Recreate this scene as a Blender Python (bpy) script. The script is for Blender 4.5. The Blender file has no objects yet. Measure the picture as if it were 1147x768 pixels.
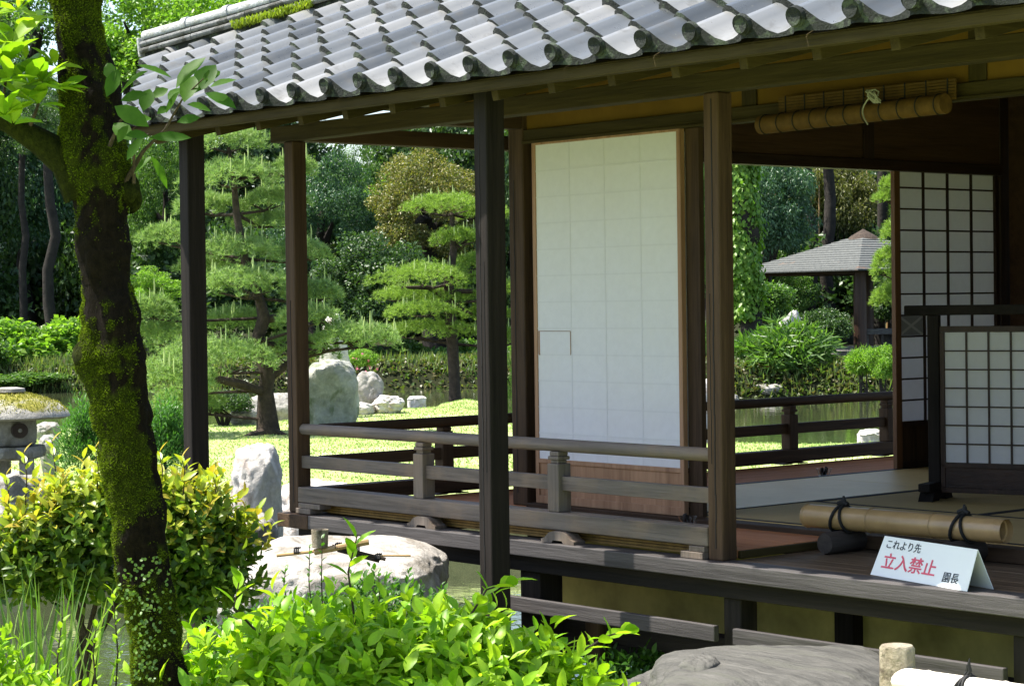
import bpy, math, random
import numpy as np
from mathutils import Vector, noise

scene = bpy.context.scene
RNG = np.random.default_rng(7)
random.seed(7)
# ------------------------------------------------------------------ camera
F_PX, YAW, PITCH, ROLL = 2409.19, -0.868138662, -0.0187408627, -0.0137758391
IW, IH = 1147, 768
cy_, sy_ = math.cos(YAW), math.sin(YAW)
FW = np.array([sy_*math.cos(PITCH), cy_*math.cos(PITCH), math.sin(PITCH)])
_r0 = np.array([cy_, -sy_, 0.0]); _u0 = np.cross(_r0, FW)
RT = _r0*math.cos(ROLL)+_u0*math.sin(ROLL); UP = _u0*math.cos(ROLL)-_r0*math.sin(ROLL)
CAM = np.array([9.07572332, -6.30627818, 1.077])
RH = np.array([cy_, -sy_, 0.0]); FH = np.array([sy_, cy_, 0.0]); ZZ = np.array([0, 0, 1.0])

cd = bpy.data.cameras.new("camera"); cam = bpy.data.objects.new("camera", cd)
scene.collection.objects.link(cam)
from mathutils import Matrix
M4 = Matrix(((RT[0], UP[0], -FW[0], CAM[0]), (RT[1], UP[1], -FW[1], CAM[1]), (RT[2], UP[2], -FW[2], CAM[2]), (0, 0, 0, 1)))
cam.matrix_world = M4
cd.sensor_width = 36; cd.lens = 36*F_PX/IW; cd.clip_end = 3000; cd.clip_start = 0.1
scene.camera = cam
# ------------------------------------------------------------------ light
SUN_AZ = (-0.73, -0.685); SUN_EL = math.radians(64.5)
wd = bpy.data.worlds.new("World"); scene.world = wd; wd.use_nodes = True
wn = wd.node_tree; bg = wn.nodes["Background"]
sky = wn.nodes.new("ShaderNodeTexSky"); sky.sky_type = 'NISHITA'; sky.sun_disc = False
sky.sun_elevation = SUN_EL; sky.sun_rotation = math.atan2(SUN_AZ[0], SUN_AZ[1])
sky.dust_density = 2.0
wn.links.new(sky.outputs[0], bg.inputs[0]); bg.inputs[1].default_value = 0.115
sl = bpy.data.lights.new("sun", 'SUN'); sl.energy = 5.0; sl.angle = math.radians(0.55); sl.color = (1.0, 0.95, 0.86)
so = bpy.data.objects.new("sun", sl); scene.collection.objects.link(so)
sd = Vector((SUN_AZ[0]*math.cos(SUN_EL), SUN_AZ[1]*math.cos(SUN_EL), math.sin(SUN_EL)))
so.rotation_euler = sd.to_track_quat('Z', 'Y').to_euler(); so.location = (-20, 0, 40)
vs = scene.view_settings; vs.view_transform = 'Standard'; vs.look = 'None'; vs.gamma = 1; vs.use_curve_mapping = False
vs.exposure = 1.5
scene.render.engine = 'CYCLES'
scene.cycles.max_bounces = 8; scene.cycles.transparent_max_bounces = 6
scene.cycles.use_denoising = True

# ------------------------------------------------------------------ pixel helpers
def ray(px, py): return FW+RT*(px-IW/2)/F_PX-UP*(py-IH/2)/F_PX
def at(px, py, d): return CAM+ray(px, py)*d
def hit(px, py, **k):
    (a, v), = k.items(); i = 'xyz'.index(a); d = ray(px, py); return CAM+d*(v-CAM[i])/d[i]
def on(px, d, z):                    # point of that column and depth standing at height z
    a, b = at(px, 0, d), at(px, 768, d); t = (z-a[2])/(b[2]-a[2]); return a+(b-a)*t
def mpp(d): return d/F_PX

# ------------------------------------------------------------------ object helpers
COL = scene.collection
def tag(o, label=None, cat=None, group=None, kind=None):
    if label: o["label"] = label
    if cat: o["category"] = cat
    if group: o["group"] = group
    if kind: o["kind"] = kind
    return o
def thing(name, loc, label, cat, group=None):
    o = bpy.data.objects.new(name, None); COL.objects.link(o); o.location = tuple(float(v) for v in loc)
    o.empty_display_size = 0.2
    return tag(o, label, cat, group)
def base(o):
    v = Vector((0, 0, 0))
    while o is not None: v += o.location; o = o.parent
    return np.array(v)

class MB:
    def __init__(s): s.v = []; s.f = []; s.sm = []
    def add(s, vs, fs, smooth=False):
        n = len(s.v); s.v += [tuple(map(float, p)) for p in vs]
        for f in fs: s.f.append(tuple(i+n for i in f)); s.sm.append(smooth)
        return s
    def box(s, x0, x1, y0, y1, z0, z1):
        vs = [(x0,y0,z0),(x1,y0,z0),(x1,y1,z0),(x0,y1,z0),(x0,y0,z1),(x1,y0,z1),(x1,y1,z1),(x0,y1,z1)]
        return s.add(vs, [(0,3,2,1),(4,5,6,7),(0,1,5,4),(1,2,6,5),(2,3,7,6),(3,0,4,7)])
    def obox(s, c, ax, ay, az, hx, hy, hz):
        c = np.array(c, float); ax, ay, az = (np.array(a, float) for a in (ax, ay, az))
        vs = [c+ax*hx*i+ay*hy*j+az*hz*k for k in (-1, 1) for i, j in ((-1,-1),(1,-1),(1,1),(-1,1))]
        return s.add(vs, [(0,3,2,1),(4,5,6,7),(0,1,5,4),(1,2,6,5),(2,3,7,6),(3,0,4,7)])
    def tube(s, pts, rad, n=10, caps=True, wob=0.0, seed=0, freq=6.0, sq=None):
        pts = [np.array(p, float) for p in pts]
        if not hasattr(rad, '__len__'): rad = [rad]*len(pts)
        vs = []; fs = []
        up = None
        for i, p in enumerate(pts):
            t = pts[min(i+1, len(pts)-1)]-pts[max(i-1, 0)]; t = t/np.linalg.norm(t)
            if up is None:
                up = np.array([0, 0, 1.0]) if abs(t[2]) < .9 else np.array([1.0, 0, 0])
            a = np.cross(t, up); a /= np.linalg.norm(a); b = np.cross(a, t); up = b
            for k in range(n):
                q = 2*math.pi*k/n; d = a*math.cos(q)+b*math.sin(q); r = rad[i]
                if wob:
                    w = p+d*r
                    r *= 1+wob*noise.noise(Vector(w*freq)+Vector((seed, 0, 0)))+wob*.5*noise.noise(Vector(w*freq*3.1)+Vector((seed, 5, 0)))
                vs.append(p+d*r)
        for i in range(len(pts)-1):
            for k in range(n):
                fs.append((i*n+k, i*n+(k+1) % n, (i+1)*n+(k+1) % n, (i+1)*n+k))
        if caps:
            fs.append(tuple(range(n-1, -1, -1))); fs.append(tuple(range((len(pts)-1)*n, len(pts)*n)))
        # orientation fix: outward
        return s.add(vs, [f[::-1] for f in fs], True)
    def lathe(s, c, prof, n=24, wob=0, seed=0):
        c = np.array(c, float); vs = []; fs = []
        for r, z in prof:
            for k in range(n):
                q = 2*math.pi*k/n
                rr = r*(1+wob*noise.noise(Vector((math.cos(q)*1.5+seed, math.sin(q)*1.5, z*4))))
                vs.append(c+np.array([rr*math.cos(q), rr*math.sin(q), z+wob*.15*noise.noise(Vector((math.cos(q)*2, math.sin(q)*2, seed))) ]))
        m = len(prof)
        for i in range(m-1):
            for k in range(n): fs.append((i*n+k, i*n+(k+1) % n, (i+1)*n+(k+1) % n, (i+1)*n+k))
        fs.append(tuple(range(n-1, -1, -1))); fs.append(tuple(range((m-1)*n, m*n)))
        return s.add(vs, fs, True)
    def build(s, name, mat, parent=None, bevel=0.0, auto=35):
        b = base(parent) if parent is not None else np.array([0, 0, 0.0])
        me = bpy.data.meshes.new(name)
        me.from_pydata([tuple(np.array(p)-b) for p in s.v], [], s.f)
        me.polygons.foreach_set("use_smooth", s.sm)
        if any(s.sm) and auto: me.set_sharp_from_angle(angle=math.radians(auto))
        me.update()
        o = bpy.data.objects.new(name, me); COL.objects.link(o)
        if mat: me.materials.append(mat)
        if parent is not None: o.parent = parent
        if bevel:
            m = o.modifiers.new("bevel", 'BEVEL'); m.width = bevel; m.segments = 2; m.limit_method = 'ANGLE'; m.angle_limit = math.radians(50)
        return o
def anchored(o, loc):                # move a single-mesh thing's origin to loc without moving its shape
    o.data.transform(Matrix.Translation(-Vector(loc))); o.location = loc; return o

def np_mesh(name, V, T, mat, parent=None, smooth=False, rel=True):
    V = np.asarray(V, float); T = np.asarray(T, np.int32)
    if parent is not None and rel: V = V-base(parent)
    me = bpy.data.meshes.new(name)
    me.vertices.add(len(V)); me.vertices.foreach_set("co", V.astype(np.float32).ravel())
    k = T.shape[1]
    me.loops.add(T.size); me.loops.foreach_set("vertex_index", T.ravel())
    me.polygons.add(len(T)); me.polygons.foreach_set("loop_start", np.arange(0, T.size, k, dtype=np.int32))
    if smooth: me.polygons.foreach_set("use_smooth", np.ones(len(T), bool))
    me.update(calc_edges=True); me.validate()
    if mat: me.materials.append(mat)
    o = bpy.data.objects.new(name, me); COL.objects.link(o)
    if parent is not None: o.parent = parent
    return o

def nrm(a): return a/np.maximum(np.linalg.norm(a, axis=-1, keepdims=True), 1e-9)
def leaves_far(P, A, N, L, W):       # folded diamond, two triangles per leaf
    A = nrm(A); S = nrm(np.cross(A, N)); N2 = np.cross(S, A)
    L = np.broadcast_to(np.asarray(L, float), (len(P),))[:, None]; W = np.broadcast_to(np.asarray(W, float), (len(P),))[:, None]
    m = P+A*L*.5
    V = np.stack([P, m+S*W*.5+N2*W*.18, P+A*L, m-S*W*.5+N2*W*.18], 1).reshape(-1, 3)
    i = np.arange(len(P))[:, None]*4
    return V, np.concatenate([i+[0, 1, 2], i+[0, 2, 3]], 1).reshape(-1, 3)
def leaves_near(P, A, N, L, W, droop=.25, fold=.22, prof=(.8, 1.0, .62)):
    A = nrm(A); S = nrm(np.cross(A, N)); N2 = np.cross(S, A)
    n = len(P)
    L = np.broadcast_to(np.asarray(L, float), (n,))[:, None]; W = np.broadcast_to(np.asarray(W, float), (n,))[:, None]
    dr = np.broadcast_to(np.asarray(droop, float), (n,))[:, None]
    rows = [P]
    for t, w in zip((.25, .52, .8), prof):
        c = P+A*L*t-N2*L*dr*t*t
        rows += [c+S*W*.5*w+N2*W*fold*w, c, c-S*W*.5*w+N2*W*fold*w]
    rows.append(P+A*L-N2*L*dr*1.05)
    V = np.stack(rows, 1).reshape(-1, 3)
    i = np.arange(n)[:, None]*11
    T = []
    T += [[0, 2, 1], [0, 3, 2]]
    for b in (1, 4): T += [[b, b+1, b+4], [b, b+4, b+3], [b+1, b+2, b+5], [b+1, b+5, b+4]]
    T += [[7, 8, 10], [8, 9, 10]]
    return V, np.concatenate([i+t for t in T], 1).reshape(-1, 3)
def rnd_dir(n, g=RNG): return nrm(g.normal(size=(n, 3)))

# ------------------------------------------------------------------ materials
MATS = {}
def new_mat(name):
    m = bpy.data.materials.new(name); m.use_nodes = True; nt = m.node_tree
    for n in list(nt.nodes): nt.nodes.remove(n)
    out = nt.nodes.new("ShaderNodeOutputMaterial")
    return m, nt, out
def node(nt, typ, **kw):
    n = nt.nodes.new(typ)
    for k, v in kw.items():
        if k.startswith("i_"): n.inputs[int(k[2:])].default_value = v
        else: setattr(n, k, v)
    return n
def c4(c): return (c[0], c[1], c[2], 1.0)
def ramp(nt, src, stops):
    r = nt.nodes.new("ShaderNodeValToRGB"); e = r.color_ramp.elements
    while len(e) < len(stops): e.new(0.5)
    for q, (p, c) in zip(e, stops): q.position = p; q.color = c4(c) if len(c) == 3 else c
    nt.links.new(src, r.inputs[0]); return r.outputs[0]
def coords(nt, scale=(1, 1, 1), kind='Object'):
    tc = node(nt, "ShaderNodeTexCoord"); mp = node(nt, "ShaderNodeMapping"); mp.inputs[3].default_value = scale
    nt.links.new(tc.outputs[kind], mp.inputs[0]); return mp.outputs[0]
def noise_tex(nt, vec, scale, detail=4, rough=.55, dist=0):
    n = node(nt, "ShaderNodeTexNoise"); n.inputs["Scale"].default_value = scale; n.inputs["Detail"].default_value = detail
    n.inputs["Roughness"].default_value = rough; n.inputs["Distortion"].default_value = dist
    nt.links.new(vec, n.inputs["Vector"]); return n.outputs[0]
def mix(nt, fac, a, b, mode='MIX'):
    m = node(nt, "ShaderNodeMix", data_type='RGBA', blend_type=mode)
    for s, v in ((m.inputs[0], fac), (m.inputs[6], a), (m.inputs[7], b)):
        if hasattr(v, 'is_output'): nt.links.new(v, s)
        else: s.default_value = v if not isinstance(v, tuple) else c4(v)
    return m.outputs[2]
def bump(nt, h, strength=.3, dist=.01):
    b = node(nt, "ShaderNodeBump"); b.inputs["Strength"].default_value = strength; b.inputs["Distance"].default_value = dist
    nt.links.new(h, b.inputs["Height"]); return b.outputs[0]
def princ(nt, out, col, rough=.6, spec=.4, nor=None):
    p = node(nt, "ShaderNodeBsdfPrincipled")
    if hasattr(col, 'is_output'): nt.links.new(col, p.inputs["Base Color"])
    else: p.inputs["Base Color"].default_value = c4(col)
    if hasattr(rough, 'is_output'): nt.links.new(rough, p.inputs["Roughness"])
    else: p.inputs["Roughness"].default_value = rough
    p.inputs["Specular IOR Level"].default_value = spec
    if nor is not None: nt.links.new(nor, p.inputs["Normal"])
    if out is not None: nt.links.new(p.outputs[0], out.inputs[0])
    return p
def plain(name, col, rough=.6, spec=.4, var=.25, scale=8, bm=0):
    m, nt, out = new_mat(name); v = coords(nt)
    n = noise_tex(nt, v, scale, 5, .6)
    c = ramp(nt, n, [(.3, tuple(x*(1-var) for x in col)), (.7, tuple(min(1, x*(1+var)) for x in col))])
    princ(nt, out, c, rough, spec, bump(nt, n, bm, .01) if bm else None); return m
def wood(name, dark, light, axis, rough=.65, wear=None, spec=.35, fine=60):
    m, nt, out = new_mat(name)
    sc = {'x': (.05, 1, 1), 'y': (1, .05, 1), 'z': (1, 1, .05)}[axis]
    v = coords(nt, sc)
    n1 = noise_tex(nt, v, fine, 6, .65, .6); n2 = noise_tex(nt, v, 9, 3, .5, 1.5)
    v3 = coords(nt); n3 = noise_tex(nt, v3, 3.5, 4, .6)
    c1 = ramp(nt, n1, [(.3, dark), (.72, light)])
    c = mix(nt, .45, c1, ramp(nt, n2, [(.35, dark), (.65, light)]))
    if wear: c = mix(nt, ramp(nt, n3, [(.45, (0, 0, 0)), (.75, (.8, .8, .8))]), c, wear)
    princ(nt, out, c, rough, spec, bump(nt, n1, .6, .006)); return m
def leafmat(name, cols, trans=.35, tcol=None, rough=.42, spec=.35):
    m, nt, out = new_mat(name)
    g = node(nt, "ShaderNodeNewGeometry")
    st = [(i/(max(1, len(cols)-1)), c) for i, c in enumerate(cols)]
    c = ramp(nt, g.outputs["Random Per Island"], st)
    nv = noise_tex(nt, coords(nt), 38, 3, .6); c = mix(nt, ramp(nt, nv, [(.35, (0, 0, 0)), (.75, (.45,)*3)]), c, tuple(q*.55 for q in cols[0]))
    p = princ(nt, None, c, rough, spec)
    t = node(nt, "ShaderNodeBsdfTranslucent")
    tc = mix(nt, 1.0, c, tcol or (1.35, 1.55, .55), 'MULTIPLY')
    # multiply can exceed one harmlessly; keep translucent colour physically modest
    nt.links.new(tc, t.inputs[0])
    ms = node(nt, "ShaderNodeMixShader"); ms.inputs[0].default_value = trans
    nt.links.new(p.outputs[0], ms.inputs[1]); nt.links.new(t.outputs[0], ms.inputs[2]); nt.links.new(ms.outputs[0], out.inputs[0])
    return m
def stone(name, a, b, lichen=None, scale=6, moss=None, streak=None):
    m, nt, out = new_mat(name); v = coords(nt, streak or (1, 1, 1))
    if streak: v.node.inputs[2].default_value = (0, 0, -math.atan2(RH[1], RH[0]))
    n = noise_tex(nt, v, scale, 8, .68, .3); n2 = noise_tex(nt, v, scale*4, 6, .7); n3 = noise_tex(nt, v, scale*.6, 5, .6, .5)
    c = ramp(nt, n, [(.3, a), (.68, b)])
    c = mix(nt, ramp(nt, n2, [(.35, (.0,)*3), (.7, (.5,)*3)]), c, tuple(x*.55 for x in a))
    if lichen: c = mix(nt, ramp(nt, n3, [(.52, (0, 0, 0)), (.6, (.85,)*3)]), c, lichen)
    if moss:
        g = node(nt, "ShaderNodeNewGeometry"); sx = node(nt, "ShaderNodeSeparateXYZ"); nt.links.new(g.outputs["Normal"], sx.inputs[0])
        ad = node(nt, "ShaderNodeMath", operation='MULTIPLY'); nt.links.new(n3, ad.inputs[0]); nt.links.new(sx.outputs[2], ad.inputs[1])
        c = mix(nt, ramp(nt, ad.outputs[0], [(.3, (0, 0, 0)), (.42, (1, 1, 1))]), c, moss)
    princ(nt, out, c, .85, .25, bump(nt, mix(nt, .5, n, n2), .9, .03)); return m

M = MATS
for ax in 'xyz':
    M['wood_brown_'+ax] = wood('brown_wood_'+ax, (.024, .014, .0075), (.098, .058, .032), ax, .7, None, .2)
    M['wood_grey_'+ax] = wood('grey_weathered_wood_'+ax, (.035, .028, .023), (.18, .15, .125), ax, .6, (.2, .14, .09))
    M['wood_black_'+ax] = wood('black_weathered_wood_'+ax, (.007, .006, .005), (.028, .022, .019), ax, .75, None, .15)
    M['wood_olive_'+ax] = wood('old_rafter_wood_'+ax, (.020, .015, .0045), (.066, .049, .016), ax, .75, None, .15)
    M['wood_dark_'+ax] = wood('dark_interior_wood_'+ax, (.018, .009, .006), (.06, .03, .018), ax, .5)
    M['wood_red_'+ax] = wood('red_floor_wood_'+ax, (.36, .135, .05), (.58, .26, .12), ax, .7, None, .08)
M['wood_slate_x'] = wood('slate_grey_wood_x', (.022, .019, .018), (.085, .077, .075), 'x', .6)
M['deck_grey'] = wood('grey_deck_boards', (.05, .034, .02), (.16, .112, .068), 'x', .7, None, .18)
M['cedar'] = wood('cedar_panel', (.2, .10, .05), (.46, .27, .155), 'z', .6, fine=40)
M['lit_jamb'] = wood('lit_cedar_stile', (.13, .06, .025), (.3, .15, .07), 'z', .5)
M['slats'] = plain('bamboo_slats', (.25, .15, .045), .6, .25, .3, 20)
M['bamboo'] = plain('dried_bamboo', (.36, .235, .105), .28, .5, .3, 5)
M['bamboo_pale'] = plain('bleached_bamboo', (.72, .66, .56), .4, .5, .12, 6)
M['ochre'] = plain('ochre_plaster', (.15, .085, .016), .9, .1, .15, 5, .1)
M['brownwall'] = wood('brown_board_wall', (.055, .026, .013), (.12, .06, .032), 'y', .7)
M['blind_reed'] = plain('old_blind_reed', (.095, .052, .012), .7, .2, .3, 20)
M['plaster_old'] = plain('stained_plaster', (.42, .36, .125), .9, .1, .4, 3, .2)
M['tatami_rush'] = None
M['border'] = plain('tatami_border', (.03, .03, .032), .8, .1)
M['black'] = plain('black_rope', (.012, .012, .012), .7, .3)
M['glass_dark'] = plain('dark_pebble', (.03, .02, .016), .4)
M['signwhite'] = plain('sign_board_white', (.74, .78, .76), .45, .4, .04, 3)
M['red_ink'] = plain('red_lettering', (.62, .08, .13), .5, .3, .1)
M['black_ink'] = plain('black_lettering', (.025, .03, .035), .5, .3, .1)
M['bark'] = stone('dark_bark', (.03, .022, .016), (.10, .075, .055), None, 14)
M['bark_pine'] = stone('pine_bark', (.022, .016, .012), (.085, .062, .045), None, 12)
M['bark_far'] = stone('far_bark', (.014, .012, .010), (.045, .038, .03), None, 4)
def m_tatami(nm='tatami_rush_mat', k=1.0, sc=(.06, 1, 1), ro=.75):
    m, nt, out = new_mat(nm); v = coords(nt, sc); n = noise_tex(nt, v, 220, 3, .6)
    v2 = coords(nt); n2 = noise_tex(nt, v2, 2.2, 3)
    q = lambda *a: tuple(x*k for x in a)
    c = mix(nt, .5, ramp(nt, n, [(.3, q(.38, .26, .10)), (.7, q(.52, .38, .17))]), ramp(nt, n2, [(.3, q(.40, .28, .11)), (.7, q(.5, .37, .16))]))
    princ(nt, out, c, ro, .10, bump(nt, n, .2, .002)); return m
M['tatami_rush'] = m_tatami(); M['tatami_sheen'] = m_tatami('tatami_rush_mat_sheen', 1.7, (1, .06, 1), .42)  # second, lighter copy: daylight sheen on the side mats put into the colour
def m_paper(name, col, tr):
    m, nt, out = new_mat(name); v = coords(nt); n = noise_tex(nt, v, 30, 5, .6)
    c = ramp(nt, n, [(.3, tuple(x*.95 for x in col)), (.7, col)]); n2 = noise_tex(nt, v, 2.3, 4, .6)
    c = mix(nt, ramp(nt, n2, [(.4, (0, 0, 0)), (.75, (.25,)*3)]), c, (col[0]*.95, col[1]*.91, col[2]*.82))
    d = node(nt, "ShaderNodeBsdfDiffuse"); t = node(nt, "ShaderNodeBsdfTranslucent"); ms = node(nt, "ShaderNodeMixShader"); ms.inputs[0].default_value = tr
    nt.links.new(c, d.inputs[0]); nt.links.new(c, t.inputs[0]); nt.links.new(d.outputs[0], ms.inputs[1]); nt.links.new(t.outputs[0], ms.inputs[2]); nt.links.new(ms.outputs[0], out.inputs[0])
    return m
M['paper'] = m_paper('white_shoji_paper', (.89, .885, .91), .25)
M['lattice_shade'] = m_paper('lattice_shade', (.845, .84, .865), .22)
M['paper_lit'] = m_paper('backlit_shoji_paper', (.84, .83, .85), .42)
M['paper_grey'] = m_paper('greyed_paper', (.5, .5, .52), .4)
def m_tile():
    m, nt, out = new_mat('silver_grey_roof_tile'); v = coords(nt)
    g = node(nt, "ShaderNodeNewGeometry"); n = noise_tex(nt, v, 9, 6, .65); n2 = noise_tex(nt, v, 60, 4, .7)
    c = ramp(nt, g.outputs["Random Per Island"], [(0, (.05, .056, .058)), (.3, (.095, .104, .108)), (.7, (.14, .148, .15)), (1, (.23, .23, .22))])
    c = mix(nt, ramp(nt, n, [(.55, (0, 0, 0)), (.72, (.7,)*3)]), c, (.06, .058, .05))
    c = mix(nt, ramp(nt, n2, [(.66, (0, 0, 0)), (.72, (.6,)*3)]), c, (.22, .22, .17))
    r = ramp(nt, n, [(.3, (.24,)*3), (.7, (.44,)*3)])
    p = princ(nt, out, c, r, .6, bump(nt, n2, .12, .003)); p.inputs["Metallic"].default_value = .25; return m
M['tile'] = m_tile()
M['tile_end_and_gap_shade'] = stone('lichened_end_and_gap_shade', (.010, .013, .012), (.036, .042, .036), (.07, .09, .06), 30)  # lichen on the eave ends; on the tile risers it paints gap shade
M['ridge'] = stone('ridge_tile', (.38, .39, .40), (.58, .59, .6), (.3, .3, .27), 12)
M['ridge_flat'] = stone('ridge_course_tile', (.11, .115, .115), (.28, .285, .285), (.05, .05, .04), 14)
def mixv(nt, o):
    a = node(nt, 'ShaderNodeMath', operation='ADD'); nt.links.new(o, a.inputs[0]); a.inputs[1].default_value = .2; return a.outputs[0]
def m_trunk():
    m, nt, out = new_mat('mossy_bark'); v = coords(nt); n = noise_tex(nt, v, 9, 8, .68, .5); n2 = noise_tex(nt, v, 45, 6, .7); n3 = noise_tex(nt, v, 5, 5, .6, .4)
    c = ramp(nt, n2, [(.3, (.004, .003, .002)), (.7, (.018, .013, .009))])
    ms = ramp(nt, n2, [(.3, (.010, .017, .002)), (.7, (.06, .08, .007))])
    am = node(nt, 'ShaderNodeAttribute', attribute_name='moss')
    c = mix(nt, ramp(nt, mixv(nt, am.outputs['Fac']), [(0, (0, 0, 0)), (.3, (.9,)*3)]), c, ms)
    c = mix(nt, ramp(nt, n, [(.68, (0, 0, 0)), (.74, (.7,)*3)]), c, (.14, .12, .10))
    vz = coords(nt, (1, 1, .25)); n4 = noise_tex(nt, vz, 70, 6, .75, .8)
    princ(nt, out, c, .95, .08, bump(nt, mix(nt, .6, n2, n4), 1.0, .05)); return m
M['mossy'] = m_trunk()
M['moss'] = leafmat('moss_tufts', [(.03, .05, .004), (.14, .19, .01), (.06, .09, .007)], .3, rough=.8, spec=.1)
M['stone_white'] = stone('pale_granite', (.40, .375, .34), (.72, .69, .65), (.36, .30, .26), 6)
M['stone_tall'] = stone('weathered_limestone', (.20, .21, .175), (.47, .47, .43), (.12, .145, .08), 4)
M['stone_grey'] = stone('grey_garden_stone', (.2, .19, .175), (.4, .385, .35), (.14, .13, .1), 6)
M['stone_step'] = stone('layered_step_stone', (.045, .045, .042), (.155, .15, .135), (.10, .10, .085), 11, None, (.22, 1.7, 1.7))
M['stone_basin'] = stone('basin_stone', (.27, .25, .225), (.52, .49, .45), (.19, .17, .14), 8)
M['stone_moss'] = stone('mossy_lantern_stone', (.26, .25, .22), (.44, .42, .37), None, 9, (.2, .19, .03))
M['stone_bankmoss'] = stone('mossy_bank_stone', (.2, .19, .17), (.42, .4, .37), (.06, .085, .015), 6)
M['log_end'] = stone('split_log', (.16, .13, .08), (.42, .37, .28), (.05, .035, .025), 12)
M['log_dark'] = wood('dark_log', (.018, .014, .012), (.06, .048, .04), 'y', .8)
M['pav_roof'] = None
# foliage colours
M['lf_dark'] = leafmat('dark_evergreen_leaf', [(.028, .064, .022), (.055, .11, .032), (.08, .14, .042)], .32)
M['lf_blue'] = leafmat('blue_green_leaf', [(.03, .08, .042), (.06, .13, .06), (.09, .17, .08)], .32)
M['lf_mid'] = leafmat('mid_green_leaf', [(.05, .12, .024), (.09, .18, .036), (.13, .22, .05)], .4)
M['lf_bright'] = leafmat('bright_green_leaf', [(.11, .24, .025), (.18, .32, .042), (.24, .37, .06)], .45)
M['lf_olive'] = leafmat('olive_flowering_leaf', [(.06, .10, .024), (.18, .17, .045), (.27, .23, .075), (.12, .16, .03)], .32)
M['lf_bamboo'] = leafmat('yellow_bamboo_leaf', [(.07, .09, .02), (.17, .17, .05), (.1, .12, .03)], .35)
M['lf_bush'] = leafmat('fresh_shrub_leaf', [(.15, .34, .012), (.27, .48, .02), (.38, .57, .04)], .5, (1.3, 1.25, .6), rough=.4, spec=.3)
M['lf_box'] = leafmat('small_dark_shrub_leaf', [(.04, .12, .015), (.09, .2, .025)], .4, rough=.4, spec=.3)
M['lf_new'] = leafmat('young_yellow_leaf', [(.34, .42, .03), (.44, .46, .05), (.42, .30, .045), (.24, .36, .03), (.36, .43, .04), (.26, .38, .03)], .42, (1.3, 1.25, .6), rough=.35)
M['lf_old'] = leafmat('old_photinia_leaf', [(.04, .09, .010), (.09, .165, .016), (.2, .26, .03)], .38, rough=.4, spec=.3)
M['lf_tree'] = leafmat('broad_tree_leaf', [(.14, .29, .012), (.22, .38, .02), (.3, .45, .03)], .5, (1.3, 1.3, .6), rough=.4, spec=.15)
M['lf_treedark'] = leafmat('broad_tree_leaf_dark', [(.04, .105, .010), (.07, .15, .014)], .5, rough=.5, spec=.15)
M['needle'] = leafmat('pine_needle', [(.16, .28, .085), (.24, .36, .12), (.31, .41, .15)], .35, (1.2, 1.3, .7), rough=.5, spec=.3)
M['needle_b'] = leafmat('bright_pine_needle', [(.17, .29, .045), (.23, .36, .06), (.28, .38, .08)], .4, (1.2, 1.3, .7), rough=.5, spec=.3)
M['candle'] = plain('pine_candle', (.36, .45, .16), .6, .3)
M['lf_juniper'] = leafmat('juniper_needle', [(.06, .17, .03), (.10, .24, .045)], .35)
M['lf_iris'] = leafmat('iris_blade', [(.08, .17, .03), (.14, .25, .05), (.24, .3, .1)], .4)
M['lf_fern'] = leafmat('epiphyte_leaf', [(.08, .16, .03), (.15, .24, .06), (.05, .11, .02)], .3)
M['lf_fuki'] = leafmat('butterbur_leaf', [(.05, .13, .03), (.09, .19, .05)], .35)
M['grass'] = leafmat('lawn_grass', [(.22, .35, .085), (.34, .43, .15), (.42, .45, .23)], .3, (1.15, 1.2, .7), rough=.6, spec=.2)
M['reed'] = leafmat('bank_grass_blade', [(.10, .19, .04), (.24, .27, .09), (.15, .24, .06)], .35)
M['pink'] = leafmat('pink_azalea_petal', [(.6, .12, .2), (.7, .25, .3)], .3, (1, 1, 1))

# ================================================================== SETTING
def in_poly(X, D, poly):
    r = np.zeros(X.shape, bool); n = len(poly)
    for i in range(n):
        x1, y1 = poly[i]; x2, y2 = poly[(i+1) % n]
        c = ((y1 > D) != (y2 > D)); xi = (x2-x1)*(D-y1)/((y2-y1) if y2 != y1 else 1e-9)+x1
        r ^= c & (X < xi)
    return r
def PD(px, d): return ((px-573)/F_PX*d, d)
WATER = -1.05
ISLAND = [PD(-420, 17), PD(-100, 16.6), PD(200, 16.6), PD(340, 16.8), PD(420, 18.2), PD(600, 18.5), PD(900, 18), PD(1500, 18), PD(1700, 27), PD(1100, 25.5), PD(1000, 24.6),
          PD(700, 25), PD(620, 30), PD(580, 36), PD(540, 38.6), PD(480, 38), PD(440, 33.5), PD(300, 32.5), PD(240, 29.8), PD(60, 29.2), PD(-420, 29)]
FAR = [(-700, 56), PD(-200, 56), PD(100, 54.5), PD(250, 53), PD(400, 54), PD(600, 54), PD(700, 49), PD(800, 46.5), PD(1000, 46.5), PD(1400, 45), (700, 45), (700, 900), (-700, 900)]
NEAR = [(-700, -700), (700, -700), (700, 9), (3.5, 9), (1.4, 9.4), (.42, 8.9), (-.3, 8.6), (-.6, 8.2), (-1.5, 8.1), (-2.6, 7.9), (-6, 7.6), (-700, 7)]
UNDER = [(1.35, 9.7), (3.6, 7.4), (9, 8), (9, 14), (4.2, 15.5), (.9, 12.6)]
Xs = np.concatenate([[-900, -300, -120, -80], np.arange(-48, 48.01, .4), [80, 120, 300, 900]])
Ds = np.concatenate([[-900, -200, -40], np.arange(-8, 112.01, .4), [140, 220, 450, 1200]])
GX, GD = np.meshgrid(Xs, Ds)
lev = np.full(GX.shape, -1.65)
lev[in_poly(GX, GD, ISLAND)] = -.5
lev[in_poly(GX, GD, FAR)] = -.38
lev[in_poly(GX, GD, UNDER)] = -.85
lev[in_poly(GX, GD, NEAR)] = -.5
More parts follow.
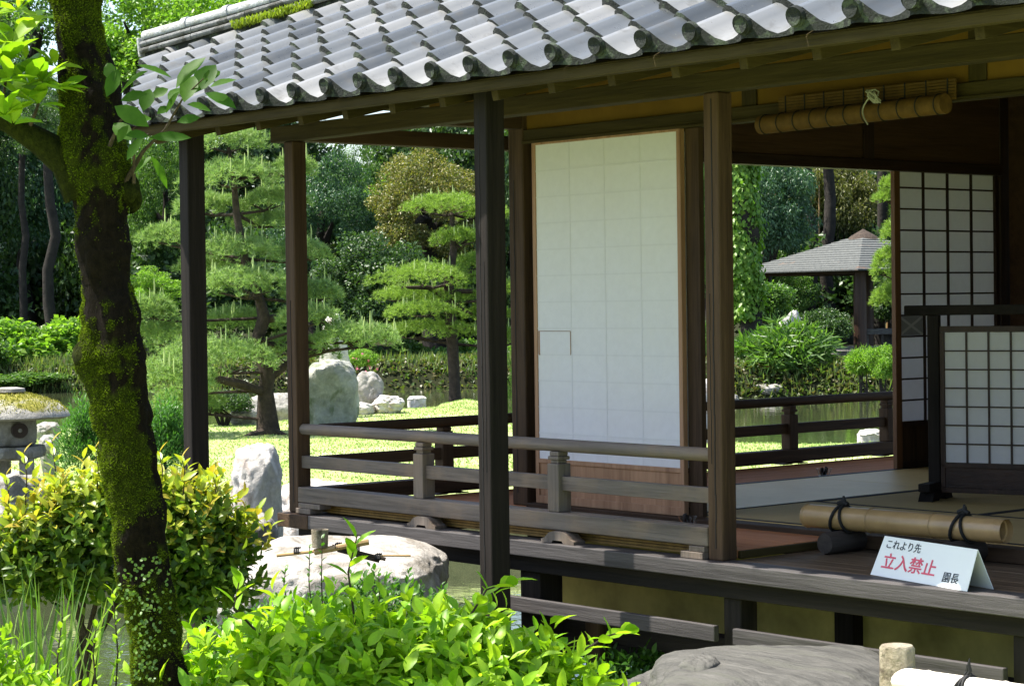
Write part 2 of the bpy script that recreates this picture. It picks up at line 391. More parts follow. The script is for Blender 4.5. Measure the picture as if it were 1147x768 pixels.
for _ in range(3):
    p = np.pad(lev, 1, mode='edge'); lev = (p[:-2, 1:-1]+p[2:, 1:-1]+p[1:-1, :-2]+p[1:-1, 2:]+2*p[1:-1, 1:-1])/6
hill = np.clip((GD-66)/40, 0, 1)**1.3*5.0
lev = lev+hill*(GD > 60)
bmp = np.array([[noise.noise(Vector((x*.35, d*.35, 0)))*.05+noise.noise(Vector((x*1.3, d*1.3, 3)))*.015 for x in Xs] for d in Ds])
lev = lev+bmp
GV = CAM[None, None, :2]+GX[..., None]*RH[:2]+GD[..., None]*FH[:2]
GV = np.concatenate([GV, lev[..., None]], -1)
def ground_z(p):
    q = np.array(p[:2])-CAM[:2]; X = q@RH[:2]; D = q@FH[:2]
    i = int(np.clip(np.searchsorted(Xs, X)-1, 0, len(Xs)-2)); j = int(np.clip(np.searchsorted(Ds, D)-1, 0, len(Ds)-2))
    a = (X-Xs[i])/(Xs[i+1]-Xs[i]); b = (D-Ds[j])/(Ds[j+1]-Ds[j])
    return lev[j, i]*(1-a)*(1-b)+lev[j, i+1]*a*(1-b)+lev[j+1, i]*(1-a)*b+lev[j+1, i+1]*a*b
def gp(px, d):                       # point on the ground in that column at that depth
    p = on(px, d, -.5); p[2] = ground_z(p); return p
nx, ny = len(Xs), len(Ds)
ii = (np.arange(ny-1)[:, None]*nx+np.arange(nx-1)[None, :]).ravel()
def m_ground():
    m, nt, out = new_mat('garden_ground'); v = coords(nt)
    n = noise_tex(nt, v, .9, 6, .6); n2 = noise_tex(nt, v, 14, 5, .7)
    g = node(nt, "ShaderNodeNewGeometry"); sp = node(nt, "ShaderNodeSeparateXYZ"); nt.links.new(g.outputs["Position"], sp.inputs[0])
    c = ramp(nt, n, [(.3, (.18, .29, .06)), (.52, (.33, .40, .15)), (.72, (.42, .43, .24))])
    c = mix(nt, ramp(nt, n2, [(.35, (0, 0, 0)), (.75, (.35,)*3)]), c, (.2, .22, .06))
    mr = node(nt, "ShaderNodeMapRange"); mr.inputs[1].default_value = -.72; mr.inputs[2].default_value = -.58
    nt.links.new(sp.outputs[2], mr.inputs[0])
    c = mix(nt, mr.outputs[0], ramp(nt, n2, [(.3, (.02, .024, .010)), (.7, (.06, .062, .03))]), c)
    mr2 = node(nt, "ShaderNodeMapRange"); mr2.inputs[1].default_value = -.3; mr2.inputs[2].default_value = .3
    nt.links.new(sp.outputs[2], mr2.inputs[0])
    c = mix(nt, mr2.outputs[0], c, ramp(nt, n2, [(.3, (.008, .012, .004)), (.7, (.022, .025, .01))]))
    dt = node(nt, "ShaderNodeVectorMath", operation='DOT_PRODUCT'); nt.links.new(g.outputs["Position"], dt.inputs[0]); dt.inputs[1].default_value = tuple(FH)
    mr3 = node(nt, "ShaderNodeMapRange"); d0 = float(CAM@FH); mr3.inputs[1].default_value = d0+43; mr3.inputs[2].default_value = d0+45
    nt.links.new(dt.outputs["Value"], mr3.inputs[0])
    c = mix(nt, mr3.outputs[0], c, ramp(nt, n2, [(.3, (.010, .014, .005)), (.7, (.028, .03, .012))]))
    princ(nt, out, c, .95, .1, bump(nt, n2, .6, .03)); return m
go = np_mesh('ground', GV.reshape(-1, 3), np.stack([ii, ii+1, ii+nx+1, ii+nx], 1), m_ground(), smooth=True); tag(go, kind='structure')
def m_water():
    m, nt, out = new_mat('pond_water'); v = coords(nt, (1, 1, 1)); n = noise_tex(nt, v, 5, 3, .5, .3); n2 = noise_tex(nt, v, 1.2, 2)
    n3 = noise_tex(nt, v, .5, 3)
    p = princ(nt, out, ramp(nt, n3, [(.3, (.022, .03, .014)), (.7, (.05, .06, .028))]), .03, .5, bump(nt, mix(nt, .5, n, n2), .10, .05)); return m
w = MB(); w.add([CAM*[1, 1, 0]+RH*a+FH*b+ZZ*WATER for a, b in ((-300, 2), (300, 2), (300, 300), (-300, 300))], [(0, 1, 2, 3)])
tag(w.build('water', m_water()), kind='structure')

# short lawn grass on the island
def scatter(poly, n, g=RNG):
    P = np.array(poly); lo, hi = P.min(0), P.max(0); out = []
    while sum(map(len, out)) < n:
        q = g.uniform(lo, hi, (n*2, 2)); out.append(q[in_poly(q[:, 0], q[:, 1], poly)])
    return np.concatenate(out)[:n]
VIS = [PD(-30, 17), PD(200, 16.8), PD(345, 17), PD(420, 18.4), PD(640, 18.6), PD(1010, 18.2), PD(1010, 24.4), PD(700, 24.8), PD(620, 29.6), PD(580, 35.4), PD(540, 38), PD(480, 37.5), PD(440, 33), PD(300, 32), PD(240, 29.4), PD(60, 28.9), PD(-30, 28.8)]
q = scatter(VIS, 60000)
P = np.concatenate([CAM[None, :2]+q[:, :1]*RH[:2]+q[:, 1:]*FH[:2], np.zeros((len(q), 1))], 1)
P[:, 2] = [ground_z(p) for p in P]
P = P[P[:, 2] > -.75]; P[:, 2] -= .01
A = nrm(rnd_dir(len(P))*.7+ZZ); L = RNG.uniform(.018, .042, len(P))
V, T = leaves_far(P, A, rnd_dir(len(P)), L, L*.4)
tag(np_mesh('lawn_grass', V, T, M['grass']), 'short mown yellow green grass on the lawn by the pond', 'grass', kind='stuff')

# ================================================================== TEA HOUSE
house = thing('tea_house', (1.5, 1.5, -.9), 'old wooden tea house with silver grey tiled roof and open veranda over the pond', 'house')
def hb(name, mat, x0, x1, y0, y1, z0, z1, parent=None, bevel=.004):
    return MB().box(x0, x1, y0, y1, z0, z1).build(name, M[mat], parent or house, bevel)
# --- decks and floors
hb('deck_edge_beam', 'wood_slate_x', -.012, 6.4, .0, .13, -.07, 0)
hb('deck_edge_beam', 'wood_brown_y', -.29, -.015, .0, 6.6, -.073, -.002)
hb('under_beam', 'wood_black_x', -.2, 6.4, .07, .16, -.15, -.074)
hb('under_beam', 'wood_black_y', -.2, -.1, .165, 6.6, -.16, -.076)
m = MB()
y = .132
while y < .80:
    m.box(2.885, 6.4, y, y+.108, -.03, -.001+.0005*random.random()); y += .112
m.build('grey_deck', M['deck_grey'], house, .003)
def red_boards(x0, x1, y0, y1, along):
    m = MB(); w = .118
    if along == 'x':
        y = y0
        while y < y1-.02:
            m.box(x0, x1, y, min(y+w-.002, y1), .002, .036+.0006*random.random()); y += w
    else:
        x = x0
        while x < x1-.02:
            m.box(x, min(x+w-.002, x1), y0, y1, .002, .036+.0006*random.random()); x += w
    return m
red_boards(.775, 2.86, .17, .80, 'x').build('veranda_floor', M['wood_red_x'], house, .002)
red_boards(-.1, .773, .17, 6.4, 'y').build('veranda_floor', M['wood_red_y'], house, .002)
hb('floor_end_strip', 'wood_olive_y', 2.862, 2.882, .17, .80, .001, .034)
m = MB()
for k in range(4): m.box(-.1, 2.86, .145+.001*k, .168, .004+k*.0125, .014+k*.0125)
m.build('floor_edge_slats', M['slats'], house, 0)
hb('room_sill', 'wood_brown_x', .775, 6.2, .802, .905, .0, .058)
hb('room_sill', 'wood_dark_y', .775, .845, .906, 4.78, .0, .058)
# tatami mats
mats = [(.85, 1.84, .91, 2.84), (.85, 1.84, 2.845, 4.74), (1.845, 3.8, .91, 1.80), (1.845, 2.865, 1.805, 3.77), (2.87, 3.8, 1.805, 3.77), (1.845, 3.8, 3.775, 4.74), (3.805, 4.8, .91, 2.84), (3.805, 4.8, 2.845, 4.74), (4.805, 5.9, .91, 2.84), (4.805, 5.9, 2.845, 4.74)]
for x0, x1, y0, y1 in mats:
    t = hb('tatami_mat', 'tatami_rush' if x0 > 1 else 'tatami_sheen', x0, x1, y0, y1, .0, .0625, None, .003)
    m = MB()
    if y1-y0 > x1-x0: m.box(x0+.001, x0+.026, y0+.002, y1-.002, .062, .0645); m.box(x1-.026, x1-.001, y0+.002, y1-.002, .062, .0645)
    else: m.box(x0+.002, x1-.002, y0+.001, y0+.026, .062, .0645); m.box(x0+.002, x1-.002, y1-.026, y1-.001, .062, .0645)
    m.build('mat_border', M['border'], t)
hb('subfloor', 'wood_dark_x', .775, 6.2, .80, 4.8, -.06, -.004)
# --- posts
def post(name, mat, x1, y0, w, z0, z1, d=None):      # x1,y0 = front right corner
    return hb(name, mat, x1-w, x1, y0, y0+(d or w), z0, z1, None, .007)
post('veranda_post', 'wood_brown_z', -.182, .06, .085, -.0005, 1.93)
post('veranda_post', 'wood_brown_z', 2.884, .06, .085, -.0005, 1.93)
post('veranda_post', 'wood_brown_z', 5.95, .06, .085, -.0005, 1.93)
for x, y in ((-.182, 3.0), (-.182, 6.0)): post('veranda_post', 'wood_brown_z', x, y, .085, -.0005, 1.93)
post('eave_post', 'wood_black_z', 1.972, -.42, .085, -1.4, 2.02, .105)
post('eave_post', 'wood_black_z', -.435, -.42, .085, -1.4, 2.02, .105)
post('eave_post', 'wood_black_z', 5.0, -.42, .085, -1.4, 2.02, .105)
post('room_post', 'wood_brown_z', .735, .845, .115, .0365, 2.35)
post('room_post', 'wood_dark_z', .84, 4.66, .12, .059, 2.35)
post('room_post', 'wood_dark_z', 4.9, .845, .115, .059, 2.35)
post('room_post', 'wood_dark_z', 4.9, 4.68, .115, .059, 2.35)
for x, z in ((1.685, -1.4), (2.944, -1.4), (4.40, -1.4)): post('foundation_post', 'wood_black_z', x, .10, .14 if x < 2 else .10, z, -.151)
post('foundation_post', 'wood_brown_z', 1.97, .2, .095, -1.4, -.351)
for x, y in ((-.1, .17), (-.1, 3.0), (.9, 3.0), (.9, 4.8)): post('foundation_post', 'wood_black_z', x, y, .1, -1.65, -.161)
for x in (2.94, 4.0): post('foundation_post', 'wood_black_z', x, .80, .11, -.7, -.07)
hb('tie_beam', 'wood_slate_x', 1.50, 2.842, .045, .075, -.335, -.268)
hb('tie_beam', 'wood_slate_x', 2.946, 4.298, .045, .075, -.335, -.268)
hb('tie_beam', 'wood_black_x', 1.53, 6.3, .245, .33, -.46, -.355)
hb('tie_beam', 'wood_black_x', -.4, 1.55, .05, .1, -.62, -.5)
hb('foundation_wall', 'plaster_old', .842, 6.3, .865, .96, -.56, -.061)
hb('foundation_sill', 'wood_black_x', .842, 6.3, .8, .97, -.68, -.561)
hb('foundation_wall', 'plaster_old', .842, .94, .965, 4.8, -.68, -.061)
post('foundation_post', 'wood_black_z', .838, .845, .11, -1.65, -.065)
for x, y, z0, z1, w_ in ((1.923, -.4215, -.3, 1.9, .0035), (1.945, -.4214, .35, 1.25, .002), (2.846, .0585, .05, 1.9, .0045), (2.825, .0586, .4, 1.1, .002), (-.222, .0585, .05, 1.1, .003), (.662, .8435, .1, 1.7, .004)):
    m = MB(); zz = z0
    while zz < z1:
        h = min(.11, z1-zz); o_ = random.uniform(-.002, .002); m.box(x+o_-w_/2, x+o_+w_/2, y-.0004, y+.002, zz, zz+h+.004); zz += h
    m.build('drying_crack', M['black'], house)
# --- beams, lintels, upper walls
hb('eave_beam', 'wood_olive_x', -.375, 6.4, .05, .145, 1.931, 2.015, None, .005)
hb('eave_beam', 'wood_brown_y', -.27, -.18, .15, 6.4, 1.933, 2.013, None, .005)
hb('corner_tie_beam', 'wood_brown_y', .65, .735, .15, .84, 1.96, 2.04)
hb('front_lintel', 'wood_olive_x', .736, 4.78, .85, .93, 1.885, 1.955)
hb('lintel_lip', 'wood_olive_x', .736, 4.78, .835, .848, 1.883, 1.897, None, .002)
hb('upper_wall', 'ochre', .735, 6.2, .875, .915, 1.956, 2.4, None, 0)
hb('upper_wall', 'ochre', -.1, .69, .9, .93, 2.05, 2.4, None, 0)
for x in (2.3, 3.58): hb('upper_strut', 'wood_olive_z', x-.045, x+.045, .862, .874, 1.957, 2.39)
hb('side_lintel', 'wood_dark_y', .775, .862, .962, 4.655, 1.822, 1.885)
hb('upper_wall', 'brownwall', .795, .835, .962, 4.66, 1.886, 2.4, None, 0)
for y in (2.2, 3.41): hb('upper_strut', 'wood_dark_z', .836, .850, y-.045, y+.045, 1.887, 2.39)
hb('back_wall', 'brownwall', .845, 4.9, 4.74, 4.8, .06, 2.4, None, 0)
hb('right_wall', 'brownwall', 5.95, 6.0, .96, 4.73, .06, 2.4, None, 0)
hb('ceiling', 'wood_dark_y', .70, 6.2, .85, 4.85, 2.401, 2.43, None, 0)

# --- railing
def railing(axis):
    ax = 'x' if axis == 'x' else 'y'
    root = None
    wd_ = M['wood_grey_x'] if axis == 'x' else M['wood_brown_y']
    wz = M['wood_grey_z'] if axis == 'x' else M['wood_brown_z']
    x0, x1 = (-.178, 2.80) if axis == 'x' else (.146, 6.2)
    c = .1 if axis == 'x' else -.10
    def bx(a0, a1, hw, z0, z1): return MB().box(a0, a1, c-hw, c+hw, z0, z1) if axis == 'x' else MB().box(c-hw, c+hw, a0, a1, z0, z1)
    base_rail = bx(x0, x1, .045, .055, .135).build('railing', wd_, house, .005)
    n = 14; pts = []
    for i in range(n+1):
        a = x0+(x1-x0)*i/n; pts.append((a, c, .433) if axis == 'x' else (c, a, .433))
    MB().tube(pts, [.029]*(n+1), 14).build('top_rail', wd_, base_rail)
    bx(x0, x1, .018, .232, .296).build('middle_rail', wd_, base_rail, .003)
    ps = (.836, 1.826) if axis == 'x' else (.97, 1.92, 2.85, 3.74, 4.68, 5.6)
    for p in ps:
        m = MB()
        A = lambda h, z0, z1: m.box(p-h, p+h, c-h, c+h, z0, z1) if axis == 'x' else m.box(c-h, c+h, p-h, p+h, z0, z1)
        A(.038, .1355, .352); A(.026, .3525, .368); A(.036, .3685, .385); A(.030, .3855, .406)
        m.build('railing_post', wz, base_rail, .004)
        m = MB(); q = p+.06
        prof = [(-.11, 0), (-.11, .014), (-.085, .022), (-.06, .044), (-.03, .053), (.03, .053), (.06, .044), (.085, .022), (.11, .014), (.11, 0), (.04, 0), (.03, .012), (-.03, .012), (-.04, 0)]
        if axis == 'x':
            vs = [(q+a, yy, z+.001) for yy in (.03, .10) for a, z in prof]
        else:
            vs = [(xx, q+a, z+.037) for xx in (-.19, -.105) for a, z in [(a, z*.3) for a, z in prof]]
        k = len(prof)
        # two end caps split in convex pieces plus the rim
        fs = [(i, (i+1) % k, (i+1) % k+k, i+k) for i in range(k)]
        for o_ in (0, k):
            f = [(0, 1, 2, 10, 13)[:0]]
            for tri in ((0, 1, 2), (0, 2, 13), (2, 3, 13), (3, 12, 13), (3, 4, 12), (4, 5, 12), (5, 11, 12), (5, 6, 11), (6, 7, 11), (7, 10, 11), (7, 8, 10), (8, 9, 10)):
                fs.append(tuple(i+o_ for i in (tri if o_ else tri[::-1])))
        m.add(vs, fs); m.build('rail_block', wz, base_rail)
    if axis == 'x':
        m = MB(); m.box(-.17, -.04, .035, .12, .001, .028); m.box(-.16, .03, .045, .12, .0285, .054); m.build('rail_block', wz, base_rail, .003)
        m = MB(); m.box(2.66, 2.79, .035, .12, .001, .03); m.box(2.70, 2.79, .045, .12, .0305, .054); m.build('rail_block', wz, base_rail, .003)
railing('x'); railing('y')

# --- shoji panels
def front_shoji(x0, x1, yy, z0, z1, detailed):
    f = MB(); s = .026 if detailed else .09
    f.box(x0, x0+s, yy, yy+.03, z0, z1); f.box(x1-s, x1, yy, yy+.03, z0, z1)
    f.box(x0+s, x1-s, yy, yy+.03, z1-.012, z1); f.box(x0+s, x1-s, yy, yy+.03, .262, .285); f.box(x0+s, x1-s, yy, yy+.03, z0, z0+.04)
    door = f.build('sliding_shoji_door', M['cedar'] if detailed else M['wood_brown_z'], house, .002)
    MB().box(x0+s, x1-s, yy+.008, yy+.018, z0+.04, .262).build('wainscot_panel', M['cedar'], door)
    MB().box(x0+s, x1-s, yy+.006, yy+.008, .285, z1-.012).build('paper', M['paper'], door)
    if detailed:
        w = x1-x0-2*s; m = MB()
        for k in (1, 2, 3): m.box(x0+s+w*k/4-.004, x0+s+w*k/4+.004, yy+.0045, yy+.0055, .286, z1-.013)
        z = z1-.144
        while z > .33:
            m.box(x0+s+.001, x1-s-.001, yy+.0035, yy+.0043, z-.004, z+.004); z -= .1325
        m.build('lattice_shade', M['lattice_shade'], door)  # shade of the lattice behind the paper, drawn as slightly darker strips
        m = MB(); a, b = x0+s+.008, x0+s+w/4-.005
        m.box(a+.012, b, yy+.001, yy+.003, .815, .928)
        pl = m.build('hand_pull', M['paper'], door)
        m = MB(); m.box(a, a+.011, yy+.0008, yy+.003, .81, .932); m.box(a+.0115, b+.002, yy+.0006, yy+.003, .929, .932); m.box(b+.0005, b+.003, yy+.0006, yy+.003, .812, .9285); m.build('pull_shadow_gap', M['cedar'], pl)
    return door
front_shoji(.80, 1.868, .848, .059, 1.884, True)
front_shoji(.95, 1.955, .884, .059, 1.884, False)
def inner_shoji(y0, y1, x, z0, z1, zp):
    m = MB(); s = .052
    m.box(x, x+.03, y0, y0+s, z0, z1); m.build
    door = m.build('sliding_shoji_door', M['lit_jamb'], house, .002)  # light falling on this stile is put into a lighter, warmer wood
    m = MB(); m.box(x, x+.03, y1-.03, y1, z0, z1); m.box(x, x+.03, y0+s, y1-.03, z1-.02, z1); m.box(x, x+.03, y0+s, y1-.03, zp-.03, zp); m.box(x, x+.03, y0+s, y1-.03, z0, z0+.04)
    m.build('door_frame', M['wood_dark_z'], door)
    MB().box(x+.01, x+.02, y0+s, y1-.03, z0+.04, zp-.03).build('wainscot_panel', M['wood_brown_z'], door)
    MB().box(x+.006, x+.008, y0+s, y1-.03, zp, z1-.02).build('paper', M['paper_lit'], door)
    m = MB(); w = y1-.03-y0-s
    for k in range(1, 4): m.box(x+.0095, x+.024, y0+s+w*k/4-.0055, y0+s+w*k/4+.0055, zp, z1-.02)
    z = z1-.02-.124; zs = []
    while z > zp+.05: m.box(x+.0085, x+.022, y0+s, y1-.03, z-.005, z+.005); zs.append(z); z -= .1265
    m.build('lattice', M['wood_dark_z'], door)
    # patched pane with crossed paper strips
    zc = zs[6]-.063; yc = y0+s+w/8
    g = MB().box(x+.0082, x+.0086, yc-w/8+.006, yc+w/8-.006, zc-.057, zc+.057).build('patched_pane', M['paper_grey'], door)
    m = MB(); u = np.array([0, w/8-.008, .055]); L = np.linalg.norm(u); a = u/L; b = np.array([0, -a[2], a[1]])
    m.obox((x+.0094, yc, zc), a, b, (1, 0, 0), L, .008, .0004)
    a2 = a*[1, 1, -1]; b2 = np.array([0, a[2], a[1]]); m.obox((x+.0103, yc, zc), a2, b2, (1, 0, 0), L, .008, .0004)
    m.build('crossed_paper_strips', M['paper_lit'], g)
inner_shoji(3.655, 4.655, .80, .06, 1.872, .338)

# --- roof
T_R, Y_E, Z_E = .5, -.6, 2.015
def ridge_y(x): return .89+.28*(x+.56)
A_R = (-2.15, ridge_y(-2.15)); E_R = (-.80, -.6)
def left_x(y):                        # left edge of the front slope: runs from the eave end to the ridge end
    t = (y-E_R[1])/(A_R[1]-E_R[1]); return E_R[0]+(A_R[0]-E_R[0])*t
PITCH_X, ROW = .258, .172
prof = [(0, .030), (.07, .050), (.16, .058), (.25, .050), (.34, .030), (.48, .009), (.66, 0), (.82, .006), (.92, .016), (1.0, .030)]
lift = [.15, .8, 1.0, 1.0, .92, .6, .22, .08, .06, .15]
m = MB(); ends = []; nrows = 22; apron = []
nslope = np.array([0, -T_R, 1]); nslope = nslope/np.linalg.norm(nslope)
for c in range(-14, 34):
    xa = -.168-.16*PITCH_X+c*PITCH_X
    for r in range(nrows):
        y0 = Y_E+r*ROW; y1 = y0+ROW*1.12
        xm = xa+PITCH_X*.4; ym = y0+ROW*.5
        if ym > ridge_y(xm)+.02 or xm < left_x(min(ym, A_R[1]))-.02 or xa > 6.5: continue
        j = random.uniform(-.006, .006); jt = random.uniform(-.010, .010)
        vs = []
        for (yy, off) in ((y0, .034), (y1, .008)):
            for (u, h), k_ in zip(prof, lift):
                vs.append(np.array([xa+u*PITCH_X, yy, Z_E+T_R*(yy-Y_E)])+nslope*(h+j+off*(k_ if r else max(k_, .3))+jt*(u-.5)))
        for (u, h), k_ in zip(prof, lift):
            top_ = np.array([xa+u*PITCH_X, y0+.002, Z_E+T_R*(y0-Y_E)])+nslope*(h+j+.034*(k_ if r else max(k_, .3))+jt*(u-.5))
            if r: vs.append(top_-ZZ*.034*k_)
            else: vs.append(np.array([top_[0], top_[1], Z_E-.006+h*.12]))
        n = len(prof)
        fs = [(i, i+1, n+i+1, n+i) for i in range(n-1)]
        m.add(vs, fs, True)
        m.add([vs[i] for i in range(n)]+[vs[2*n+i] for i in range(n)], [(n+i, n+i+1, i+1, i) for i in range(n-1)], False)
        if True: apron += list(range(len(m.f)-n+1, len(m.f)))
        if r == 0 and xa > -1.0: ends.append(xa+.16*PITCH_X)
roof = m.build('tiled_roof', M['tile'], house, 0, auto=60); roof.data.materials.append(M['tile_end_and_gap_shade'])
for i in apron: roof.data.polygons[i].material_index = 1  # shade under every tile edge put into the colour of the risers
for x in ends:                        # round eave-end tiles
    m = MB(); c = np.array([x, Y_E-.058, Z_E+.046])
    m.tube([c, c+np.array([0, .018, .008])], [.039, .039], 18)
    m.tube([c+np.array([0, -.004, 0]), c+np.array([0, .006, 0])], [.030, .030], 18)
    m.build('eave_end_tile', M['tile_end_and_gap_shade'], roof, 0)
# under-roof deck, rear slope, verge
def plate(pts, th):
    m = MB(); k = len(pts); vs = [np.array(p) for p in pts]+[np.array(p)-ZZ*th for p in pts]
    fs = [tuple(range(k)), tuple(range(2*k-1, k-1, -1))]+[(i+k, (i+1) % k+k, (i+1) % k, i) for i in range(k)]
    return m.add(vs, fs)
def zr(y): return Z_E-.02+T_R*(y-Y_E)
plate([(E_R[0]+.02, Y_E+.03, zr(Y_E+.03)), (6.5, Y_E+.03, zr(Y_E+.03)), (6.5, ridge_y(6.5), zr(ridge_y(6.5))), (A_R[0]+.02, A_R[1], zr(A_R[1]))], .03).build('roof_sheathing', M['wood_olive_y'], roof)
m = plate([(A_R[0], A_R[1]+.01, zr(A_R[1])+.03), (6.5, ridge_y(6.5)+.01, zr(ridge_y(6.5))+.03), (6.5, 5.6, 2.35), (-1.2, 6.6, 2.2)], .05)
m.build('rear_roof_slope', M['ridge_flat'], roof)
plate([(6.5, Y_E+.05, 1.99), (6.5, ridge_y(6.5), 3.3), (6.48, ridge_y(6.5), 3.3), (6.48, Y_E+.05, 1.99)], .02).build('gable_end', M['wood_brown_y'], roof)
hb('eave_fascia', 'wood_olive_x', -.78, 6.5, -.575, -.53, 1.962, 2.005, roof, .004)
plate([(-.78, -.528, 2.004), (6.45, -.528, 2.004), (6.45, .86, 2.33), (.0, .86, 2.33)], .012).build('eave_soffit', M['wood_olive_y'], roof)
plate([(-1.3, .3, 2.28), (.0, .3, 2.28), (.75, .9, 2.32), (.75, 5.5, 2.2), (-1.1, 6.2, 2.12)], .012).build('eave_soffit', M['wood_brown_y'], roof)
k = 0
x = 1.056-.358*4
while x < 6.4:
    a = np.array([x, -.50, 1.949]); b = np.array([x, .84, 2.272]); d = nrm(b-a)
    MB().obox((a+b)/2, d, (1, 0, 0), np.cross((1, 0, 0), d), np.linalg.norm(b-a)/2, .021, .024).build('rafter', M['wood_olive_y'], roof, .003)
    x += .358
a, b = np.array([-.62, -.50, 1.95]), np.array([.1, .3, 2.2]); d = nrm(b-a); sd_ = nrm(np.cross(d, ZZ))
MB().obox((a+b)/2, d, sd_, np.cross(sd_, d), np.linalg.norm(b-a)/2, .03, .03).build('rafter', M['wood_olive_y'], roof, .003)
# ridge: two flat courses and a row of round caps
ra = np.array([A_R[0]-.06, A_R[1]-.03, Z_E+T_R*(A_R[1]-Y_E)+.05]); rb = np.array([6.5, ridge_y(6.5), Z_E+T_R*(ridge_y(6.5)-Y_E)+.05])
rd = nrm(rb-ra); rs = nrm(np.cross(rd, ZZ)); ru = np.cross(rs, rd); RL = np.linalg.norm(rb-ra)
core = MB().obox(ra+rd*RL/2+ru*.03, rd, rs, ru, RL/2-.02, .045, .062).build('roof_ridge', M['tile_end_and_gap_shade'], house)
for hgt, hw in ((.022, .088), (.066, .078)):
    s0 = 0
    while s0 < RL:
        l = min(.42, RL-s0)
        MB().tube([ra+rd*s0+ru*hgt-rs*0, ra+rd*(s0+l-.008)+ru*hgt], [.001, .001], 4) if False else None
        for sg in (1, -1):
            p0 = ra+rd*s0+ru*(hgt+random.uniform(-.003, .003))+rs*sg*(hw-.03); p1 = p0+rd*(l-.006)
            MB().tube([p0, p1], [.0165, .0165], 10).build('ridge_course_tile', M['ridge_flat'], core)
        s0 += l
s0 = 0
while s0 < RL:
    l = min(.33, RL-s0)
    c0 = ra+rd*s0+ru*.112
    MB().tube([c0, c0+rd*(l-.004)], [.041, .039], 18).build('ridge_cap_tile', M['ridge'], core)
    if s0 > 0: MB().tube([c0-rd*.012, c0+rd*.03], [.049, .049], 18).build('ridge_cap_joint', M['ridge'], core)
    s0 += l
e0 = ra-rd*.01
MB().obox(e0+ru*.05-rd*.01, rd, rs, ru, .010, .055, .06).build('ridge_end_tile', M['ridge'], core, .008)
# moss cushion on the ridge foot
mp = []
for i in range(900):
    s = RNG.uniform(.75, 1.35); mp.append(ra+rd*s+rs*(RNG.normal()*.012+.075)*1+ru*(.0+RNG.uniform(-.02, .02)))
mp = np.array(mp); V, T = leaves_far(mp, nrm(rnd_dir(len(mp))*.6+ZZ), rnd_dir(len(mp)), .03, .012)
np_mesh('ridge_moss', V, T, leafmat('bright_moss', [(.2, .28, .02), (.3, .36, .03)], .3), core)

# ================================================================== OBJECTS IN THE HOUSE
# folding-free standing screen on two feet
sdir = nrm(np.array([.945, .326, 0])); snor = np.array([-sdir[1], sdir[0], 0]); s0 = np.array([2.2, 2.25, .063])
scr = thing('standing_screen', s0+sdir*.6, 'low dark framed paper screen standing on two feet on the tatami', 'screen')
def sbox(m, a0, a1, n0, n1, z0, z1):
    c = s0+sdir*(a0+a1)/2+snor*(n0+n1)/2+ZZ*((z0+z1)/2-.063); return m.obox(c, sdir, snor, ZZ, (a1-a0)/2, (n1-n0)/2, (z1-z0)/2)
SW = 1.3
sbox(MB(), -.12, SW+.12, -.022, .022, .985, 1.035).build('top_rail', M['wood_black_x'], scr, .006)
for a in (0, SW-.06):
    p = sbox(MB(), a, a+.06, -.02, .02, .15, .984).build('side_post', M['wood_black_z'], scr, .004)
    m = MB(); c = s0+sdir*(a+.03)
    m.obox(c+ZZ*.07, snor, sdir, ZZ, .17, .03, .02)
    vs = []
    for sg in (-1, 1):
        for u, z in ((-.15, 0), (-.11, .049), (.11, .049), (.15, 0), (.06, 0), (.04, .014), (-.04, .014), (-.06, 0)): vs.append(c+snor*u+sdir*sg*.036+ZZ*z)
    fs = [(i, (i+1) % 8, (i+1) % 8+8, i+8)[::-1] for i in range(8)]
    for o_ in (0, 8):
        for f in ((0, 1, 6, 7), (1, 2, 5, 6), (2, 3, 4, 5)): fs.append(tuple(i+o_ for i in (f if o_ else f[::-1])))
    m.add(vs, fs); m.build('screen_foot', M['wood_black_y'], p, .004)
m = MB(); sbox(m, .062, SW-.062, -.012, .012, .10, .125); sbox(m, .062, SW-.062, -.012, .012, .90, .93); sbox(m, .062, SW-.062, -.012, .012, .225, .25)
sbox(m, .062, .085, -.012, .012, .126, .899); sbox(m, SW-.085, SW-.062, -.012, .012, .126, .899)
m.build('inner_frame', M['wood_dark_z'], scr, .002)
sbox(MB(), .086, SW-.086, -.006, .006, .126, .224).build('lower_board', M['wood_dark_x'], scr)
sbox(MB(), .086, SW-.086, .0, .002, .251, .899).build('paper', M['paper_lit'], scr)
m = MB(); w = SW-.172
for k in range(1, 10): sbox(m, .086+w*k/10-.004, .086+w*k/10+.004, -.012, -.001, .251, .899)
for k in range(1, 7): sbox(m, .086, SW-.086, -.0105, -.0015, .251+.648*k/7-.0035, .251+.648*k/7+.0035)
m.build('lattice', M['wood_dark_z'], scr)

